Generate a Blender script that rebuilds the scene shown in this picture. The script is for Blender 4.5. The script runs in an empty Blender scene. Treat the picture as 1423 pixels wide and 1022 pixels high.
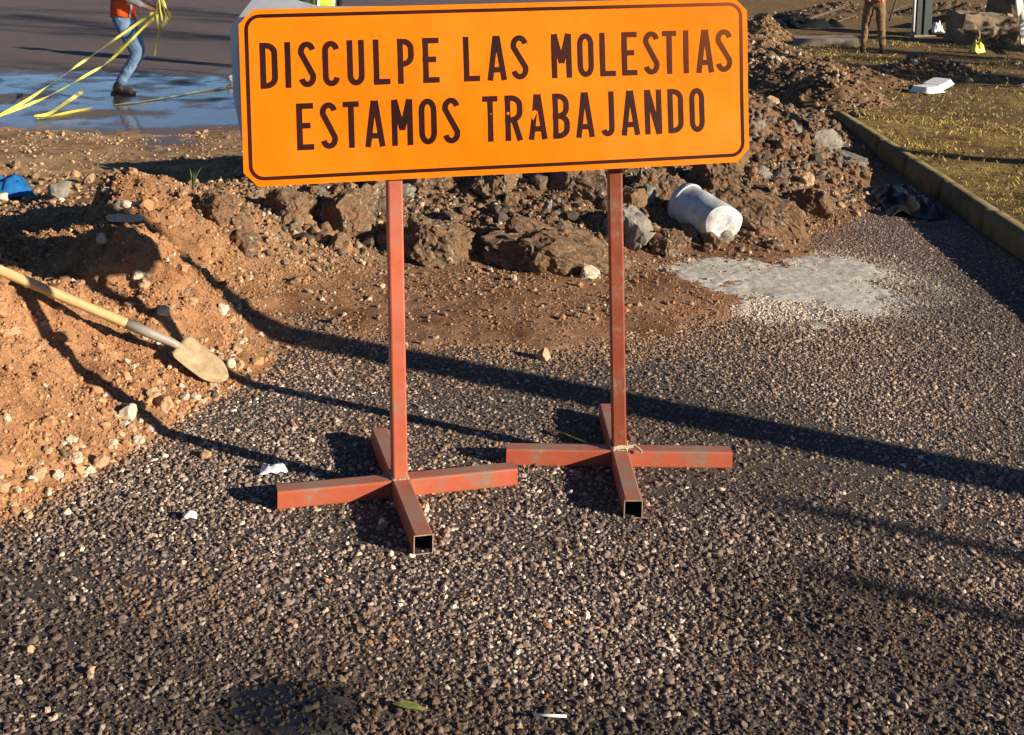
import bpy, bmesh, math, random
import numpy as np
from mathutils import Vector, Matrix, Euler, noise as mnoise

random.seed(7); rng = np.random.default_rng(11)
scene = bpy.context.scene
C = scene.collection

# ------------------------------------------------------------------ camera
CAM = np.array([-0.7563, -4.0021, 1.9264]); YAW, PITCH, ROLL = -0.18819, 0.09208, 0.02821
FPX, Y0 = 1655.28, 73.99                      # focal length / principal row measured on the 1423 px wide photo
def _rows():
    c, s = math.cos(YAW), math.sin(YAW); Rz = np.array([[c, s, 0], [-s, c, 0], [0, 0, 1]])
    c, s = math.cos(PITCH), math.sin(PITCH); Rx = np.array([[1, 0, 0], [0, c, -s], [0, s, c]])
    c, s = math.cos(ROLL), math.sin(ROLL); Ry = np.array([[c, 0, s], [0, 1, 0], [-s, 0, c]])
    return Ry @ Rx @ Rz
RW = _rows()
def G(px, py, z=0.0):
    "world point at height z seen at a survey pixel of the photo (used to lay out the ground plan)"
    d = RW.T @ np.array([(px - 711.5) / FPX, 1.0, (Y0 - py) / FPX])
    return CAM + d * ((z - CAM[2]) / d[2])
cam_d = bpy.data.cameras.new('camera'); cam = bpy.data.objects.new('camera', cam_d); C.objects.link(cam)
M = Matrix([[RW[0][i], RW[2][i], -RW[1][i], CAM[i]] for i in range(3)] + [[0, 0, 0, 1]])
cam.matrix_world = M
cam_d.sensor_fit = 'HORIZONTAL'; cam_d.sensor_width = 36; cam_d.lens = 36 * FPX / 1423
cam_d.shift_y = -(511 - Y0) / 1423
cam_d.clip_start = 0.05; cam_d.clip_end = 2000
scene.camera = cam

# ------------------------------------------------------------------ light
SUN_EL = math.radians(16.5); SHADOW_DIR = math.radians(144)        # shadows fall towards this heading
SX, SY = math.cos(SHADOW_DIR), math.sin(SHADOW_DIR)
to_sun = Vector((-SX * math.cos(SUN_EL), -SY * math.cos(SUN_EL), math.sin(SUN_EL)))
world = bpy.data.worlds.new('World'); scene.world = world; world.use_nodes = True
wn = world.node_tree; bg = wn.nodes['Background']
sky = wn.nodes.new('ShaderNodeTexSky'); sky.sky_type = 'NISHITA'; sky.sun_disc = False
sky.sun_elevation = SUN_EL; sky.sun_rotation = math.atan2(to_sun.x, to_sun.y)
sky.altitude = 2200; sky.air_density = 0.85; sky.dust_density = 0.1; sky.ozone_density = 3.0
wn.links.new(sky.outputs[0], bg.inputs[0]); bg.inputs[1].default_value = 0.05
sl = bpy.data.lights.new('sun', 'SUN'); sl.energy = 5.0; sl.angle = math.radians(0.5); sl.color = (1.0, 0.87, 0.67)
so = bpy.data.objects.new('sun', sl); C.objects.link(so); so.rotation_euler = to_sun.to_track_quat('Z', 'Y').to_euler()
so.location = (20, -15, 12)
scene.view_settings.view_transform = 'Standard'; scene.view_settings.look = 'None'
scene.view_settings.gamma = 1; scene.view_settings.use_curve_mapping = False
scene.view_settings.exposure = 0.88

# ------------------------------------------------------------------ helpers
def tag(o, label=None, cat=None, group=None, kind=None):
    if label: o['label'] = label
    if cat: o['category'] = cat
    if group: o['group'] = group
    if kind: o['kind'] = kind
    return o
def link(name, me, mat=None, parent=None):
    o = bpy.data.objects.new(name, me); C.objects.link(o)
    if mat and me is not None and not me.materials: me.materials.append(mat)
    if parent: o.parent = parent
    return o
def empty(name, loc=(0, 0, 0), rz=0):
    o = bpy.data.objects.new(name, None); C.objects.link(o); o.location = loc; o.rotation_euler = (0, 0, rz)
    o.empty_display_size = 0.1
    return o
def pymesh(name, v, f, smooth=False):
    me = bpy.data.meshes.new(name); me.from_pydata([tuple(map(float, a)) for a in v], [], f); me.update()
    if smooth: me.shade_smooth()
    return me
def bm_mesh(name, bm, smooth=False):
    bmesh.ops.recalc_face_normals(bm, faces=bm.faces)
    me = bpy.data.meshes.new(name); bm.to_mesh(me); bm.free()
    if smooth: me.shade_smooth()
    return me
def ramp(x, a, b):
    t = np.clip((x - a) / (b - a), 0, 1); return t * t * (3 - 2 * t)
# --- value noise (vectorised)
def _h(ix, iy, s):
    n = (ix.astype(np.int64) * 374761393 + iy.astype(np.int64) * 668265263 + s * 974711) & 0x7fffffff
    n = ((n ^ (n >> 13)) * 1274126177) & 0x7fffffff
    return ((n ^ (n >> 16)) & 0xffff) / 65535.0
def vnoise(x, y, s=0):
    x = np.asarray(x, float); y = np.asarray(y, float)
    ix = np.floor(x); iy = np.floor(y); fx = x - ix; fy = y - iy
    u = fx * fx * (3 - 2 * fx); v = fy * fy * (3 - 2 * fy)
    a = _h(ix, iy, s); b = _h(ix + 1, iy, s); c = _h(ix, iy + 1, s); d = _h(ix + 1, iy + 1, s)
    return (a + (b - a) * u) * (1 - v) + (c + (d - c) * u) * v
def fbm(x, y, s=0, o=4, g=0.5):
    t = 0; a = 1; n = 0
    for k in range(o):
        t = t + a * vnoise(x * 2 ** k + 17.3 * k, y * 2 ** k - 9.1 * k, s + k); n += a; a *= g
    return t / n
def worley(x, y, s=0):
    ix = np.floor(x); iy = np.floor(y); d = np.full(np.shape(x), 9.0)
    for i in (-1, 0, 1):
        for j in (-1, 0, 1):
            cx = ix + i + _h(ix + i, iy + j, s); cy = iy + j + _h(ix + i, iy + j, s + 5)
            d = np.minimum(d, np.hypot(cx - x, cy - y))
    return d

# ------------------------------------------------------------------ materials
class Mt:
    def __init__(s, name, rough=0.8, col=(.5, .5, .5), metal=0.0, spec=0.5):
        s.m = bpy.data.materials.new(name); s.m.use_nodes = True; s.n = s.m.node_tree.nodes; s.l = s.m.node_tree.links
        s.b = s.n['Principled BSDF']; s.b.inputs['Roughness'].default_value = rough
        s.b.inputs['Base Color'].default_value = (*col, 1); s.b.inputs['Metallic'].default_value = metal
        s.b.inputs['Specular IOR Level'].default_value = spec
        s.tc = None
    def obj(s):
        if not s.tc: s.tc = s.n.new('ShaderNodeTexCoord')
        return s.tc.outputs['Object']
    def pos(s):
        return s.n.new('ShaderNodeNewGeometry').outputs['Position']
    def noise(s, scale, detail=4, rough=.55, vec=None, dist=0):
        t = s.n.new('ShaderNodeTexNoise'); t.inputs['Scale'].default_value = scale; t.inputs['Detail'].default_value = detail
        t.inputs['Roughness'].default_value = rough; t.inputs['Distortion'].default_value = dist
        s.l.new(vec or s.obj(), t.inputs['Vector']); return t.outputs['Fac']
    def vor(s, scale, vec=None, out='Distance', feat='F1'):
        t = s.n.new('ShaderNodeTexVoronoi'); t.feature = feat; t.inputs['Scale'].default_value = scale
        s.l.new(vec or s.obj(), t.inputs['Vector']); return t.outputs[out]
    def ramp(s, fac, stops):
        r = s.n.new('ShaderNodeValToRGB'); e = r.color_ramp.elements
        while len(e) < len(stops): e.new(0.5)
        for i, (p, c) in enumerate(stops):
            e[i].position = p; e[i].color = (*c, 1) if len(c) == 3 else c
        s.l.new(fac, r.inputs[0]); return r.outputs[0]
    def g(s, fac, a, b):
        m = s.n.new('ShaderNodeMapRange'); m.inputs['From Min'].default_value = a; m.inputs['From Max'].default_value = b
        s.l.new(fac, m.inputs['Value']); return m.outputs['Result']
    def mix(s, fac, a, b, mode='MIX'):
        m = s.n.new('ShaderNodeMix'); m.data_type = 'RGBA'; m.blend_type = mode
        for i, v in ((0, fac), (6, a), (7, b)):
            if isinstance(v, (int, float)): m.inputs[i].default_value = v if i == 0 else (v, v, v, 1)
            elif isinstance(v, tuple): m.inputs[i].default_value = (*v, 1)
            else: s.l.new(v, m.inputs[i])
        return m.outputs[2]
    def math(s, op, a, b=0.0):
        m = s.n.new('ShaderNodeMath'); m.operation = op
        for i, v in ((0, a), (1, b)):
            if isinstance(v, (int, float)): m.inputs[i].default_value = v
            else: s.l.new(v, m.inputs[i])
        return m.outputs[0]
    def attr(s, name, kind='GEOMETRY'):
        a = s.n.new('ShaderNodeAttribute'); a.attribute_name = name; a.attribute_type = kind; return a.outputs['Color']
    def col(s, c): s.l.new(c, s.b.inputs['Base Color']); return s
    def rough(s, r): s.l.new(r, s.b.inputs['Roughness']); return s
    def bump(s, h, strength=.5, dist=.01):
        b = s.n.new('ShaderNodeBump'); b.inputs['Strength'].default_value = strength; b.inputs['Distance'].default_value = dist
        s.l.new(h, b.inputs['Height']); s.l.new(b.outputs[0], s.b.inputs['Normal']); return s

def simple(name, col, rough=.7, var=.25, scale=20, bump=.2, metal=0, spec=.5, dist=.004):
    m = Mt(name, rough, col, metal, spec)
    n = m.noise(scale, 5, .6)
    lo = tuple(c * (1 - var) for c in col); hi = tuple(min(1, c * (1 + var)) for c in col)
    m.col(m.ramp(n, [(.3, lo), (.7, hi)]))
    if bump: m.bump(m.noise(scale * 4, 4), bump, dist)
    return m.m

# ------------------------------------------------------------------ the lie of the land
KA = np.array([3.84, 2.63]); KB = np.array([5.23, 8.25]); KD = (KB - KA) / np.linalg.norm(KB - KA); KN = np.array([KD[1], -KD[0]])
def kerb_side(x, y):                       # >0 on the verge
    return (np.asarray(x) - KA[0]) * KN[0] + (np.asarray(y) - KA[1]) * KN[1]
ctrl = []
def cp(*pts):
    ctrl.extend(pts)
def cg(px, py, z, zz=None):
    p = G(px, py, z); ctrl.append((p[0], p[1], z if zz is None else zz))
# left mound: heights read off the way the post shadows climb it
cp((-1.26, .65, .02), (-1.34, .71, .08), (-1.43, .77, .12), (-1.56, .87, .17), (-1.655, .94, .25), (-1.72, .99, .32), (-1.77, 1.02, .39), (-1.83, 1.07, .48), (-1.90, 1.11, .55),
   (-.95, 1.17, .01), (-1.14, 1.31, .11), (-1.20, 1.35, .165), (-1.24, 1.38, .225), (-1.31, 1.43, .255), (-1.40, 1.50, .27), (-1.49, 1.56, .285), (-1.57, 1.62, .305),
   (-.80, 1.80, .02), (-.89, 1.85, .05), (-1.05, 1.95, .15), (-1.16, 2.03, .22), (-1.30, 2.13, .265), (-1.41, 2.21, .345), (-1.53, 2.30, .41), (-1.63, 2.37, .43))
for q in ((0, 722), (60, 692), (130, 652), (290, 556), (345, 528), (372, 478), (400, 436)): cg(*q, .0)
for q in ((60, 770), (170, 690), (280, 610), (420, 560)): cg(*q, -.05)
cp((-2.2, .9, .62), (-2.5, .5, .55), (-2.6, 1.4, .72), (-2.25, 1.7, .44), (-2.6, 2.2, .42), (-1.9, .5, .3), (-2.1, .1, .2), (-2.0, -.3, -.02), (-3.2, .6, .3), (-3.4, 1.6, .4), (-3.6, 2.8, .25), (-4.15, .4, -.05), (-4.15, 1.6, -.05), (-4.15, 2.9, -.05), (-4.15, 4.2, -.05), (-4.15, 5.6, -.04), (-3.5, -.1, -.05), (-2.9, -.3, -.05))
cp((-1.45, 1.555, .285), (-1.37, 1.615, .35), (-1.39, 1.69, .45), (-1.52, 1.78, .53), (-1.67, 1.86, .50), (-1.95, 2.08, .41), (-2.08, 2.17, .40), (-1.85, 1.62, .345), (-2.02, 1.86, .36), (-1.70, 1.70, .36), (-1.62, 2.06, .40))
cp((-1.70, 2.60, .45), (-1.76, 2.88, .50), (-1.78, 3.2, .46), (-1.92, 2.66, .14), (-1.97, 2.95, .06), (-2.0, 3.3, .06), (-2.25, 2.72, .14), (-2.3, 3.2, .06), (-2.55, 2.75, .30), (-2.0, 2.45, .25))
# hump behind the mound, hollow with water, sandy spread
cp((-1.45, 2.9, .47), (-1.2, 2.75, .34), (-1.0, 2.5, .15), (-.85, 2.9, .2), (-1.5, 3.4, .42), (-.9, 3.5, .30))
cp((-2.35, 3.9, .08), (-2.75, 4.0, .05), (-2.6, 4.3, .05), (-2.2, 4.3, .14), (-3.1, 4.0, .06), (-2.5, 3.55, .1), (-3.1, 3.5, .2), (-2.8, 4.75, .10), (-2.2, 4.9, .12), (-3.4, 4.7, .16), (-2.9, 5.25, .2), (-2.45, 5.15, .12), (-1.7, 4.75, .16))
cp((-1.6, 4.2, .12), (-1.3, 4.9, .05), (-1.9, 5.4, .05), (-2.5, 5.6, .04), (-1.4, 6.2, .02), (-2.4, 6.6, .02), (-3.4, 6.4, .02), (-.6, 6.4, .02), (-3.8, 5.4, .05), (-2.6, 7.6, .006), (-1.2, 7.6, .004), (-4, 7.6, 0), (-2.8, 8.7, -.02), (-1.2, 8.6, -.02), (-4, 8.6, -.03), (-.4, 4.75, .68), (.15, 5.0, .62), (-.75, 4.4, .40))
# thin spread of soil on the road in the middle
for q in ((430, 420), (520, 420), (640, 430), (760, 440), (880, 430), (930, 395), (700, 395), (540, 385)): cg(*q, .022)
for q in ((450, 480), (560, 500), (700, 505), (860, 490), (980, 455), (1040, 400), (1130, 360)): cg(*q, -.008)
for q in ((520, 560), (760, 560), (1000, 540), (1200, 450)): cg(*q, -.05)
# broken ridge: front toe, crest behind the sign, right flank
for q in ((560, 362), (700, 368), (800, 368), (905, 356), (1000, 348), (1100, 328)): cg(*q, .02)
cg(1190, 305, .0); cg(1240, 300, -.03); cg(1300, 330, -.04)
for q in ((480, 320, .12), (620, 300, .18), (770, 300, .2), (900, 290, .18), (980, 290, .15), (1060, 290, .2)): cg(*q)
cp((-.5, 4.0, .36), (.2, 4.3, .42), (1.0, 4.3, .42), (1.8, 4.4, .4), (2.5, 4.7, .42), (3.1, 5.4, .5), (3.5, 6.4, .52), (3.9, 7.4, .42), (2.2, 6.4, .45), (1, 6.2, .3), (0, 6, .25))
for q in ((1060, 160, .45), (1100, 190, .36), (1130, 235, .24), (1160, 255, .14)): cg(*q)
for q in ((1180, 215, .05), (1215, 262, .0), (1150, 178, .12)): cg(*q)
cp((4.4, 9.2, .1), (3.0, 9.2, .15), (1.5, 8.6, .05), (0, 8.4, -.03), (5.4, 8.6, .1))
CT = np.array(ctrl)
def _phi(r): return np.sqrt(r * r + .05 ** 2)
_A = _phi(np.hypot(CT[:, None, 0] - CT[None, :, 0], CT[:, None, 1] - CT[None, :, 1])) - 4.0
_W = np.linalg.solve(_A + np.eye(len(CT)) * 0.002, CT[:, 2])
def soil_smooth(x, y):
    x = np.asarray(x, float); y = np.asarray(y, float); s = x.shape; x = x.ravel(); y = y.ravel(); out = np.zeros_like(x)
    for i in range(0, len(x), 20000):
        r = np.hypot(x[i:i + 20000, None] - CT[None, :, 0], y[i:i + 20000, None] - CT[None, :, 1])
        out[i:i + 20000] = (_phi(r) - 4.0) @ _W
    return out.reshape(s)
def soil(x, y):
    h = soil_smooth(x, y)
    a = .012 + .10 * ramp(h, .02, .40)
    n = (fbm(x * 3.1, y * 3.1, 3, 5, .55) - .5) * a * 1.3
    n = n + (fbm(x * 11, y * 11, 9, 3, .6) - .5) * a * .55
    w = worley(x * 7, y * 7, 21); n = n + (.45 - w) * a * .30
    n = n + (fbm(x * 1.6, y * 1.6, 55, 4, .6) - .5) * .045 * (1 - ramp(h, .015, .07))
    w2 = worley(x * 17 + 3, y * 17, 31); n = n + (.45 - w2) * (.006 + .030 * ramp(h, .03, .25))
    n = n + (fbm(x * 26, y * 26, 71, 2, .7) - .5) * (.006 + .022 * ramp(h, .03, .2))
    return h + n
def verge_z(x, y):
    return .148 + (fbm(np.asarray(x) * 1.2, np.asarray(y) * 1.2, 41, 4) - .5) * .05 + .015 * (fbm(np.asarray(x) * 8, np.asarray(y) * 8, 44, 3) - .5)
def ground_z(x, y):
    if kerb_side(x, y) > .15: return float(verge_z(np.array([x]), np.array([y]))[0])
    z = 0.0
    if -4.2 < x < 5.6 and -.4 < y < 9.2: z = max(z, float(soil(np.array([x]), np.array([y]))[0]))
    return z
def GS(px, py):
    "ground point under a survey pixel, following the heaps"
    d = RW.T @ np.array([(px - 711.5) / FPX, 1.0, (Y0 - py) / FPX]); d /= np.linalg.norm(d)
    ts = np.arange(2.0, 60, .01) if d[2] > -.12 else np.arange(2.0, 25, .01)
    P = CAM[None] + d[None] * ts[:, None]
    ks = kerb_side(P[:, 0], P[:, 1])
    ground = np.where(ks > .15, verge_z(P[:, 0], P[:, 1]), 0)
    near = (ks < .15) & (P[:, 2] < 1.0) & (P[:, 0] > -4.2) & (P[:, 0] < 5.6) & (P[:, 1] > -.4) & (P[:, 1] < 9.2)
    idx = np.where(near)[0]
    if len(idx): ground[idx] = np.maximum(0, soil(P[idx, 0], P[idx, 1]))
    hit = np.where(P[:, 2] <= ground)[0]
    return P[hit[0]] if len(hit) else G(px, py)

# ------------------------------------------------------------------ road
m = Mt('asphalt', .85)
P_ = m.pos()
n1 = m.noise(.35, 5, .6, P_); n2 = m.noise(160, 3, .7, P_); n3 = m.noise(2.2, 5, .6, P_)
v1 = m.vor(95, P_); v2 = m.vor(95, P_, 'Color')
sep = m.n.new('ShaderNodeSeparateXYZ'); m.l.new(P_, sep.inputs[0]); PX, PY = sep.outputs[0], sep.outputs[1]
far = m.g(PY, 2.2, 4.2)
fine = m.ramp(n2, [(.30, (.035, .030, .029)), (.5, (.085, .068, .064)), (.68, (.19, .15, .135))])
binder = m.ramp(n2, [(.32, (.022, .018, .017)), (.5, (.060, .048, .044)), (.7, (.13, .105, .095))])
farc = m.mix(.55, fine, m.ramp(n1, [(.3, (.115, .078, .083)), (.7, (.165, .115, .12))]))
base = m.mix(far, binder, farc)
# wet strip by the diggings: dark, glossy film
ang = m.math('ADD', m.math('MULTIPLY', PX, .10), PY)
wet = m.math('MULTIPLY', m.g(ang, 6.8, 8.2), m.math('SUBTRACT', 1.0, m.g(m.math('ADD', ang, m.math('MULTIPLY', n3, 4.2)), 14.0, 15.0)))
wetn = m.noise(.9, 4, .6, P_)
wet = m.math('MULTIPLY', wet, m.g(wetn, .38, .50))
wet = m.math('MULTIPLY', wet, m.math('SUBTRACT', 1.0, m.g(PX, .8, 2.0)))
# two wet patches near the foot of the picture
nb_ = m.noise(5.5, 5, .7, P_)
def blob(cx, cy, rx, ry, soft=.25, k2=0.0):
    dx = m.math('DIVIDE', m.math('SUBTRACT', PX, cx), rx); dy = m.math('DIVIDE', m.math('SUBTRACT', PY, cy), ry)
    d = m.math('SQRT', m.math('ADD', m.math('MULTIPLY', dx, dx), m.math('MULTIPLY', dy, dy)))
    d = m.math('ADD', d, m.math('MULTIPLY', m.math('SUBTRACT', n3, .5), 1.2))
    if k2: d = m.math('ADD', d, m.math('MULTIPLY', m.math('SUBTRACT', nb_, .5), k2))
    return m.math('SUBTRACT', 1.0, m.g(d, 1 - soft, 1 + soft))
wc = G(395, 985)
pud = blob(wc[0], wc[1], .14, .12, .22, 1.6)
base = m.mix(m.math('MULTIPLY', wet, .75), base, m.mix(.5, base, (.02, .02, .022)))
base = m.mix(pud, base, (.012, .013, .015))
cem = G(1088, 388); cm = blob(cem[0], cem[1], .76, .72, .30, 1.5)
cem2 = m.math('MULTIPLY', cm, m.g(m.noise(14, 4, .7, P_), .25, .5))
base = m.mix(m.math('MULTIPLY', cem2, .9), base, m.ramp(n2, [(.3, (.38, .36, .33)), (.7, (.62, .60, .55))]))
m.col(base)
r = m.mix(wet, m.ramp(n3, [(0, (.82,) * 3), (1, (.92,) * 3)]), m.ramp(m.noise(3.5, 4, .6, P_), [(.35, (.05,) * 3), (.65, (.20,) * 3)]))
r = m.mix(pud, r, .06)
m.l.new(m.math('MULTIPLY', wet, .65), m.b.inputs['Coat Weight']); m.b.inputs['Coat Roughness'].default_value = .03; m.b.inputs['Coat IOR'].default_value = 1.5
m.rough(r)
hb = m.mix(wet, n2, m.mix(.9, n2, .5)); hb = m.mix(pud, hb, .5)
m.bump(hb, .75, .012)
ROAD = m.m
v = []; f = []
def quad_grid(x0, x1, y0, y1, nx, ny, zf):
    xs = np.linspace(x0, x1, nx + 1); ys = np.linspace(y0, y1, ny + 1); X, Y = np.meshgrid(xs, ys)
    Z = zf(X, Y); V = np.stack([X, Y, Z], -1).reshape(-1, 3)
    i = np.arange(nx); j = np.arange(ny); I, J = np.meshgrid(i, j); a = (J * (nx + 1) + I).ravel()
    return V, np.stack([a, a + 1, a + nx + 2, a + nx + 1], -1)
# one sheet: fine around the works, a single ring out to the horizon
xs = np.unique(np.concatenate([np.array([-900, -300, -100, -40, -20.]), np.arange(-10, 14.01, .25), np.array([20, 40, 100, 300, 900.])]))
ys = np.unique(np.concatenate([np.array([-900, -300, -100, -40, -15.]), np.arange(-8, 12.01, .25), np.array([20, 40, 60, 100, 300, 900.])]))
X, Y = np.meshgrid(xs, ys); Z = np.where((abs(X) < 9.9) & (Y > -7.9) & (Y < 11.9), (fbm(X * .7, Y * .7, 77, 3) - .5) * .008, 0)
V = np.stack([X, Y, Z], -1).reshape(-1, 3); nx = len(xs) - 1; ny = len(ys) - 1
I, J = np.meshgrid(np.arange(nx), np.arange(ny)); a = (J * (nx + 1) + I).ravel()
o = link('road', pymesh('road', V, np.stack([a, a + 1, a + nx + 2, a + nx + 1], -1).tolist(), True), ROAD)
tag(o, 'dark worn asphalt road with exposed aggregate and a wet strip', 'road', kind='structure')

# ------------------------------------------------------------------ soil heaps
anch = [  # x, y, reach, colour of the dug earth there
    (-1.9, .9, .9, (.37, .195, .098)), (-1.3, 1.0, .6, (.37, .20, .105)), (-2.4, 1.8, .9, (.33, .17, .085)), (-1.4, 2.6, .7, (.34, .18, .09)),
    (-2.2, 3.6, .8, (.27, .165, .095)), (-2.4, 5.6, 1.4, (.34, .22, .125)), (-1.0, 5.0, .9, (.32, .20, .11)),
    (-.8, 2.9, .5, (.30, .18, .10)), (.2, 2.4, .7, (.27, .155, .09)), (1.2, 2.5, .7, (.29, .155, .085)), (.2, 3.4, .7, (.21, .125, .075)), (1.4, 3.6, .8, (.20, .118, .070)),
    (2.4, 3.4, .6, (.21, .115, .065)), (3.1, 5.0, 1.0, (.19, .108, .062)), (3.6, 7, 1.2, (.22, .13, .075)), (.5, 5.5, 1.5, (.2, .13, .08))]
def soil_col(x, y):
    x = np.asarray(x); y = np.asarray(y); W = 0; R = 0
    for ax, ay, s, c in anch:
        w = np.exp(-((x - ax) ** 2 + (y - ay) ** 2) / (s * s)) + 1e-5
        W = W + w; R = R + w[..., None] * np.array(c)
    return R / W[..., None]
m = Mt('dug_earth', .95, spec=.2)
P_ = m.pos()
a1 = m.attr('col'); n1 = m.noise(9, 6, .7, P_); n2 = m.noise(55, 4, .7, P_); n3 = m.noise(2.3, 4, .6, P_)
c = m.mix(1.0, a1, m.ramp(n1, [(.28, (.58, .54, .50)), (.5, (1, 1, 1)), (.72, (1.3, 1.3, 1.28))]), 'MULTIPLY')
c = m.mix(1.0, c, m.ramp(n2, [(.3, (.72, .70, .68)), (.7, (1.3, 1.3, 1.3))]), 'MULTIPLY')
c = m.mix(1.0, c, m.ramp(n3, [(.32, (.58, .50, .45)), (.5, (.95, .93, .92)), (.7, (1.15, 1.17, 1.2))]), 'MULTIPLY')
m.col(c); m.bump(m.math('ADD', n2, m.math('MULTIPLY', m.noise(140, 3, .7, P_), .5)), .9, .012)
SOIL = m.m
RES = .018
xs = np.arange(-4.2, 5.6, RES); ys = np.arange(-.4, 9.2, RES)
X, Y = np.meshgrid(xs, ys); Z = soil(X, Y)
Z = np.where(kerb_side(X, Y) > .02, -.2, Z)
V = np.stack([X, Y, Z], -1).reshape(-1, 3); nx = len(xs) - 1; ny = len(ys) - 1
I, J = np.meshgrid(np.arange(nx), np.arange(ny)); a = (J * (nx + 1) + I)
q = np.stack([a, a + 1, a + nx + 2, a + nx + 1], -1).reshape(-1, 4)
zz = V[:, 2][q].max(1); q = q[zz > -.004]
u, inv = np.unique(q, return_inverse=True)
me = pymesh('soil_heap', V[u], inv.reshape(-1, 4).tolist(), True)
ca = me.attributes.new('col', 'FLOAT_COLOR', 'POINT')
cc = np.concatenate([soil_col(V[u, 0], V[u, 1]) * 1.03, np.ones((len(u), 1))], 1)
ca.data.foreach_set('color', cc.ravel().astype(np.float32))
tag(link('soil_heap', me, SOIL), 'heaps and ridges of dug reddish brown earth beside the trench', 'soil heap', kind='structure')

# ------------------------------------------------------------------ scattered stones (geometry nodes, one object each)
m = Mt('stone_mix', .85, spec=.3)
ca_ = m.attr('col', 'INSTANCER'); nn = m.noise(3, 4, .65)
m.col(m.mix(1.0, ca_, m.ramp(nn, [(.3, (.72, .70, .68)), (.7, (1.22, 1.22, 1.2))]), 'MULTIPLY'))
PEB = m.m
def pebble_nodes(subdiv=2, amp=.55, variants=6, smooth=False):
    ng = bpy.data.node_groups.new('pebbles', 'GeometryNodeTree')
    ng.interface.new_socket('Geometry', in_out='INPUT', socket_type='NodeSocketGeometry')
    ng.interface.new_socket('Geometry', in_out='OUTPUT', socket_type='NodeSocketGeometry')
    N = ng.nodes; L = ng.links; gi = N.new('NodeGroupInput'); go = N.new('NodeGroupOutput')
    join = N.new('GeometryNodeJoinGeometry')
    for k in range(variants):
        ic = N.new('GeometryNodeMeshIcoSphere'); ic.inputs['Subdivisions'].default_value = subdiv; ic.inputs['Radius'].default_value = 1
        sp = N.new('GeometryNodeSetPosition'); po = N.new('GeometryNodeInputPosition')
        ad = N.new('ShaderNodeVectorMath'); ad.operation = 'ADD'; ad.inputs[1].default_value = (k * 7.7, k * 3.1, -k * 5.3)
        L.new(po.outputs[0], ad.inputs[0])
        vo = N.new('ShaderNodeTexVoronoi'); vo.inputs['Scale'].default_value = .9; L.new(ad.outputs[0], vo.inputs['Vector'])
        ma = N.new('ShaderNodeMath'); ma.operation = 'MULTIPLY_ADD'; ma.inputs[1].default_value = -amp; ma.inputs[2].default_value = 1.25
        L.new(vo.outputs['Distance'], ma.inputs[0])
        sc = N.new('ShaderNodeVectorMath'); sc.operation = 'SCALE'; L.new(po.outputs[0], sc.inputs[0]); L.new(ma.outputs[0], sc.inputs['Scale'])
        L.new(ic.outputs['Mesh'], sp.inputs['Geometry']); L.new(sc.outputs[0], sp.inputs['Position'])
        ss = N.new('GeometryNodeSetShadeSmooth'); ss.inputs['Shade Smooth'].default_value = smooth
        sm = N.new('GeometryNodeSetMaterial'); sm.inputs['Material'].default_value = PEB
        gt = N.new('GeometryNodeGeometryToInstance')
        L.new(sp.outputs[0], ss.inputs[0]); L.new(ss.outputs[0], sm.inputs[0]); L.new(sm.outputs[0], gt.inputs[0]); L.new(gt.outputs[0], join.inputs[0])
    io = N.new('GeometryNodeInstanceOnPoints'); io.inputs['Pick Instance'].default_value = True
    def na(name, t):
        n = N.new('GeometryNodeInputNamedAttribute'); n.data_type = t; n.inputs['Name'].default_value = name; return n.outputs['Attribute']
    L.new(gi.outputs[0], io.inputs['Points']); L.new(join.outputs[0], io.inputs['Instance'])
    L.new(na('pick', 'INT'), io.inputs['Instance Index'])
    er = N.new('FunctionNodeEulerToRotation'); L.new(na('rot', 'FLOAT_VECTOR'), er.inputs[0]); L.new(er.outputs[0], io.inputs['Rotation'])
    L.new(na('scl', 'FLOAT_VECTOR'), io.inputs['Scale']); L.new(io.outputs[0], go.inputs[0])
    return ng
NG = pebble_nodes(2, .8); NG1 = pebble_nodes(1, .7)
def scatter(name, pts, scl, col, ng=NG):
    n = len(pts); me = bpy.data.meshes.new(name); me.vertices.add(n); me.vertices.foreach_set('co', np.asarray(pts, np.float32).ravel())
    rot = rng.uniform(0, 6.28, (n, 3)).astype(np.float32); rot[:, :2] *= .12
    for nm, t, d, k in (('rot', 'FLOAT_VECTOR', rot, 'vector'), ('scl', 'FLOAT_VECTOR', scl, 'vector'), ('col', 'FLOAT_COLOR', np.concatenate([col, np.ones((n, 1))], 1), 'color')):
        at = me.attributes.new(nm, t, 'POINT'); at.data.foreach_set(k, np.asarray(d, np.float32).ravel())
    at = me.attributes.new('pick', 'INT', 'POINT'); at.data.foreach_set('value', rng.integers(0, 6, n).astype(np.int32))
    me.materials.append(PEB); o = link(name, me); md = o.modifiers.new('scatter', 'NODES'); md.node_group = ng
    return o
def jgrid(x0, x1, y0, y1, s):
    X, Y = np.meshgrid(np.arange(x0, x1, s), np.arange(y0, y1, s)); n = X.size
    return X.ravel() + rng.uniform(-.55, .55, n) * s, Y.ravel() + rng.uniform(-.55, .55, n) * s
def frustum(x, y, mar):
    "keep what the place around the sign needs: a wedge widening away from the near edge"
    return (x > -1.35 - mar - .32 * (y + 1.5)) & (x < 1.15 + mar + .66 * (y + 1.5))
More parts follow.
